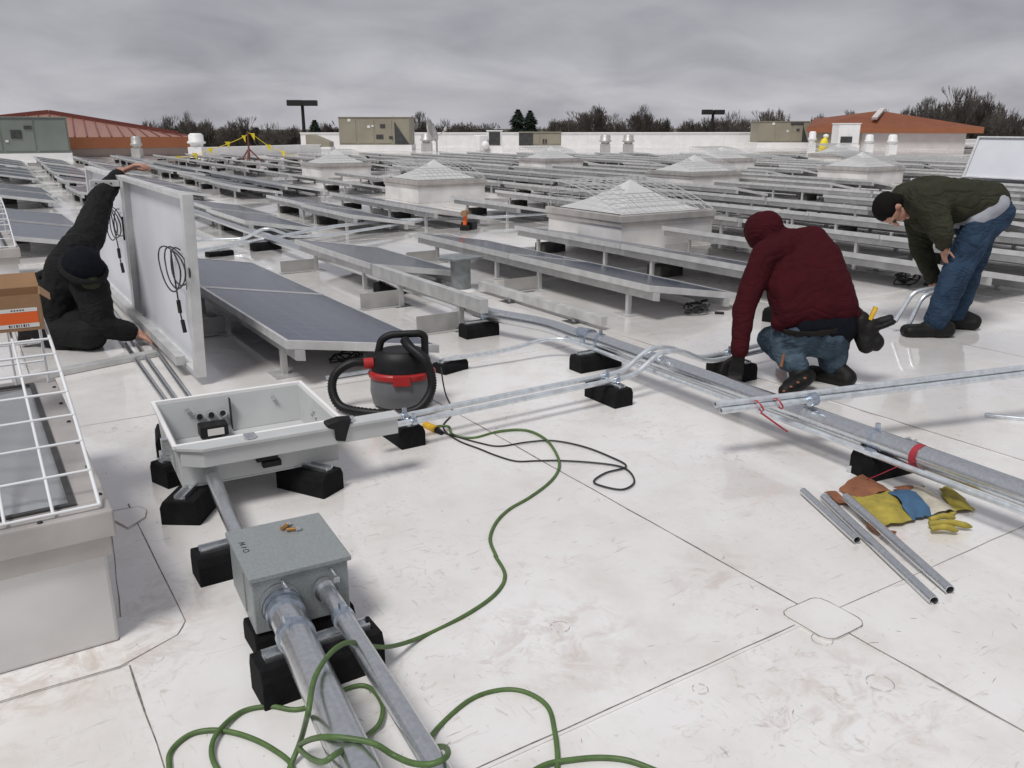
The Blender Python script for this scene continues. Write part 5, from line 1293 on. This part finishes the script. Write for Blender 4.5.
for px, yt, wp, ds, k, lab in ((152, 118, 30, 105, 0, None), (168, 115, 30, 110, 1, None), (184, 110, 28, 100, 2, 'rounded bare tree rising above the end of the red roof'), (205, 118, 34, 115, 3, None), (228, 119, 36, 110, 0, None), (246, 116, 30, 120, 1, None), (270, 121, 38, 112, 2, None), (292, 124, 30, 118, 3, None), (322, 121, 34, 125, 0, None), (330, 123, 30, 125, 3, None),
    (424, 111, 30, 120, 1, 'bare tree behind the satellite dish'), (400, 116, 34, 125, 2, None), (448, 118, 34, 125, 2, None), (466, 120, 30, 120, 0, None), (490, 122, 28, 125, 1, None), (556, 118, 34, 130, 3, None), (592, 104, 50, 110, 0, 'wide round bare tree above the two roof fans'), (578, 112, 34, 118, 2, None), (612, 113, 36, 122, 1, None), (637, 104, 42, 112, 2, 'bare tree between the wide round tree and the light pole'), (664, 116, 26, 120, 0, None), (690, 118, 36, 125, 3, None), (728, 110, 46, 112, 2, 'bare tree just past the light pole with two heads'), (744, 118, 30, 120, 1, None), (708, 115, 34, 118, 0, None), (772, 107, 34, 125, 0, 'bare tree behind the tan unit by the brown roof'), (818, 113, 26, 130, 3, None), (852, 110, 30, 130, 1, None), (885, 108, 34, 128, 2, None),
    (912, 104, 32, 118, 0, None), (930, 97, 34, 116, 1, None), (955, 87, 46, 110, 1, 'tallest bare tree, behind the brown roof'), (978, 96, 36, 114, 3, None), (1000, 108, 38, 112, 2, None), (1022, 110, 40, 115, 0, None), (940, 105, 40, 122, 2, None), (968, 102, 44, 120, 0, None)):
    tree(px, yt, wp, ds, k, lab or BT)
    tree(px + rnd.uniform(-14, 14), yt + rnd.uniform(3, 8), wp * 1.15, ds + rnd.uniform(6, 14), k + 1, BT)
def evergreen(px, ytop, wpx, dist, label, seed):
    q = A(px, dist, -6.05); h = vert(px, ytop, dist) + 6.05; rr = random.Random(seed)
    t = thing('evergreen_tree', label, 'tree', (q.x, q.y, -6.05)); MB().tube([(0, 0, 0), (0, 0, h * .95)], [.25, .04], 6).build('trunk', 'bark', t)
    m_ = MB(); rw = wpx * dist / 888 / 2
    for i in range(2600):
        f = rr.random() ** .8; z = h * (.15 + .85 * f); a = rr.uniform(0, 6.28); r_ = rw * (1 - f) ** .75 * rr.uniform(.5, 1.1) * (.75 + .25 * math.sin(f * 30)); c_ = Vector((r_ * math.cos(a), r_ * math.sin(a), z - r_ * .25))
        d_ = Vector((math.cos(a), math.sin(a), -.35)) * rr.uniform(.3, .6); n_ = Vector((-math.sin(a), math.cos(a), rr.uniform(-.4, .4))) * .16
        m_.add([c_ - d_ * .5 - n_, c_ + d_, c_ - d_ * .5 + n_], [(0, 1, 2)])
    m_.build('crown', 'needles', t)
evergreen(518, 111, 64, 105, 'dark evergreen behind the small condenser unit, taller of two', 1); evergreen(530, 112, 56, 107, 'dark evergreen beside the taller evergreen behind the low brown unit', 2); evergreen(315, 121, 40, 110, 'small dark evergreen near the tall light pole', 3)
# the tangle of brush below the crowns: nobody could count it
m_ = MB(); rr = random.Random(5)
for i in range(26000):
    px = rr.uniform(-60, 1090); d_ = rr.uniform(108, 150); q = A(px, d_, 0)
    top = 0.3 + 1.2 * math.sin(px * .031) * math.sin(px * .013 + 1) + max(-1, min(.6, rr.gauss(0, .45)))
    z0 = rr.uniform(-6, top); L = rr.uniform(.3, .9); a = rr.uniform(0, 6.28); wd = rr.uniform(.03, .10)
    e_ = q + Vector((math.cos(a) * L * .8, math.sin(a) * L * .8, z0 + L * rr.uniform(.2, 1))); q = q + Vector((0, 0, z0)); s_ = Vector((cY, -sY, 0)) * wd + Vector((0, 0, rr.uniform(-.05, .05)))
    m_.add([q - s_, q + s_, e_], [(0, 1, 2)])
m_.build('far_brushwood', 'wood', kind='stuff')
m_ = MB()
for i in range(70):
    px = -60 + i * 16.6 + rr.uniform(-6, 6); q = A(px, rr.uniform(142, 160), -6.05); hh = 6.0 + rr.uniform(-.6, 1.0); n = 9; rw = rr.uniform(2.2, 4.2)
    vs_ = []
    for j in range(5):
        for k in range(n):
            a = 6.283 * k / n; r_ = rw * math.cos(j / 4 * 1.45) * rr.uniform(.7, 1.15); vs_.append((q.x + r_ * math.cos(a), q.y + r_ * math.sin(a), q.z + hh * (j / 4) * rr.uniform(.9, 1.05)))
    m_.add(vs_, [(j * n + k, j * n + (k + 1) % n, (j + 1) * n + (k + 1) % n, (j + 1) * n + k) for j in range(4) for k in range(n)] + [tuple(range(4 * n, 5 * n))])
m_.build('far_thicket', 'wood', kind='stuff')
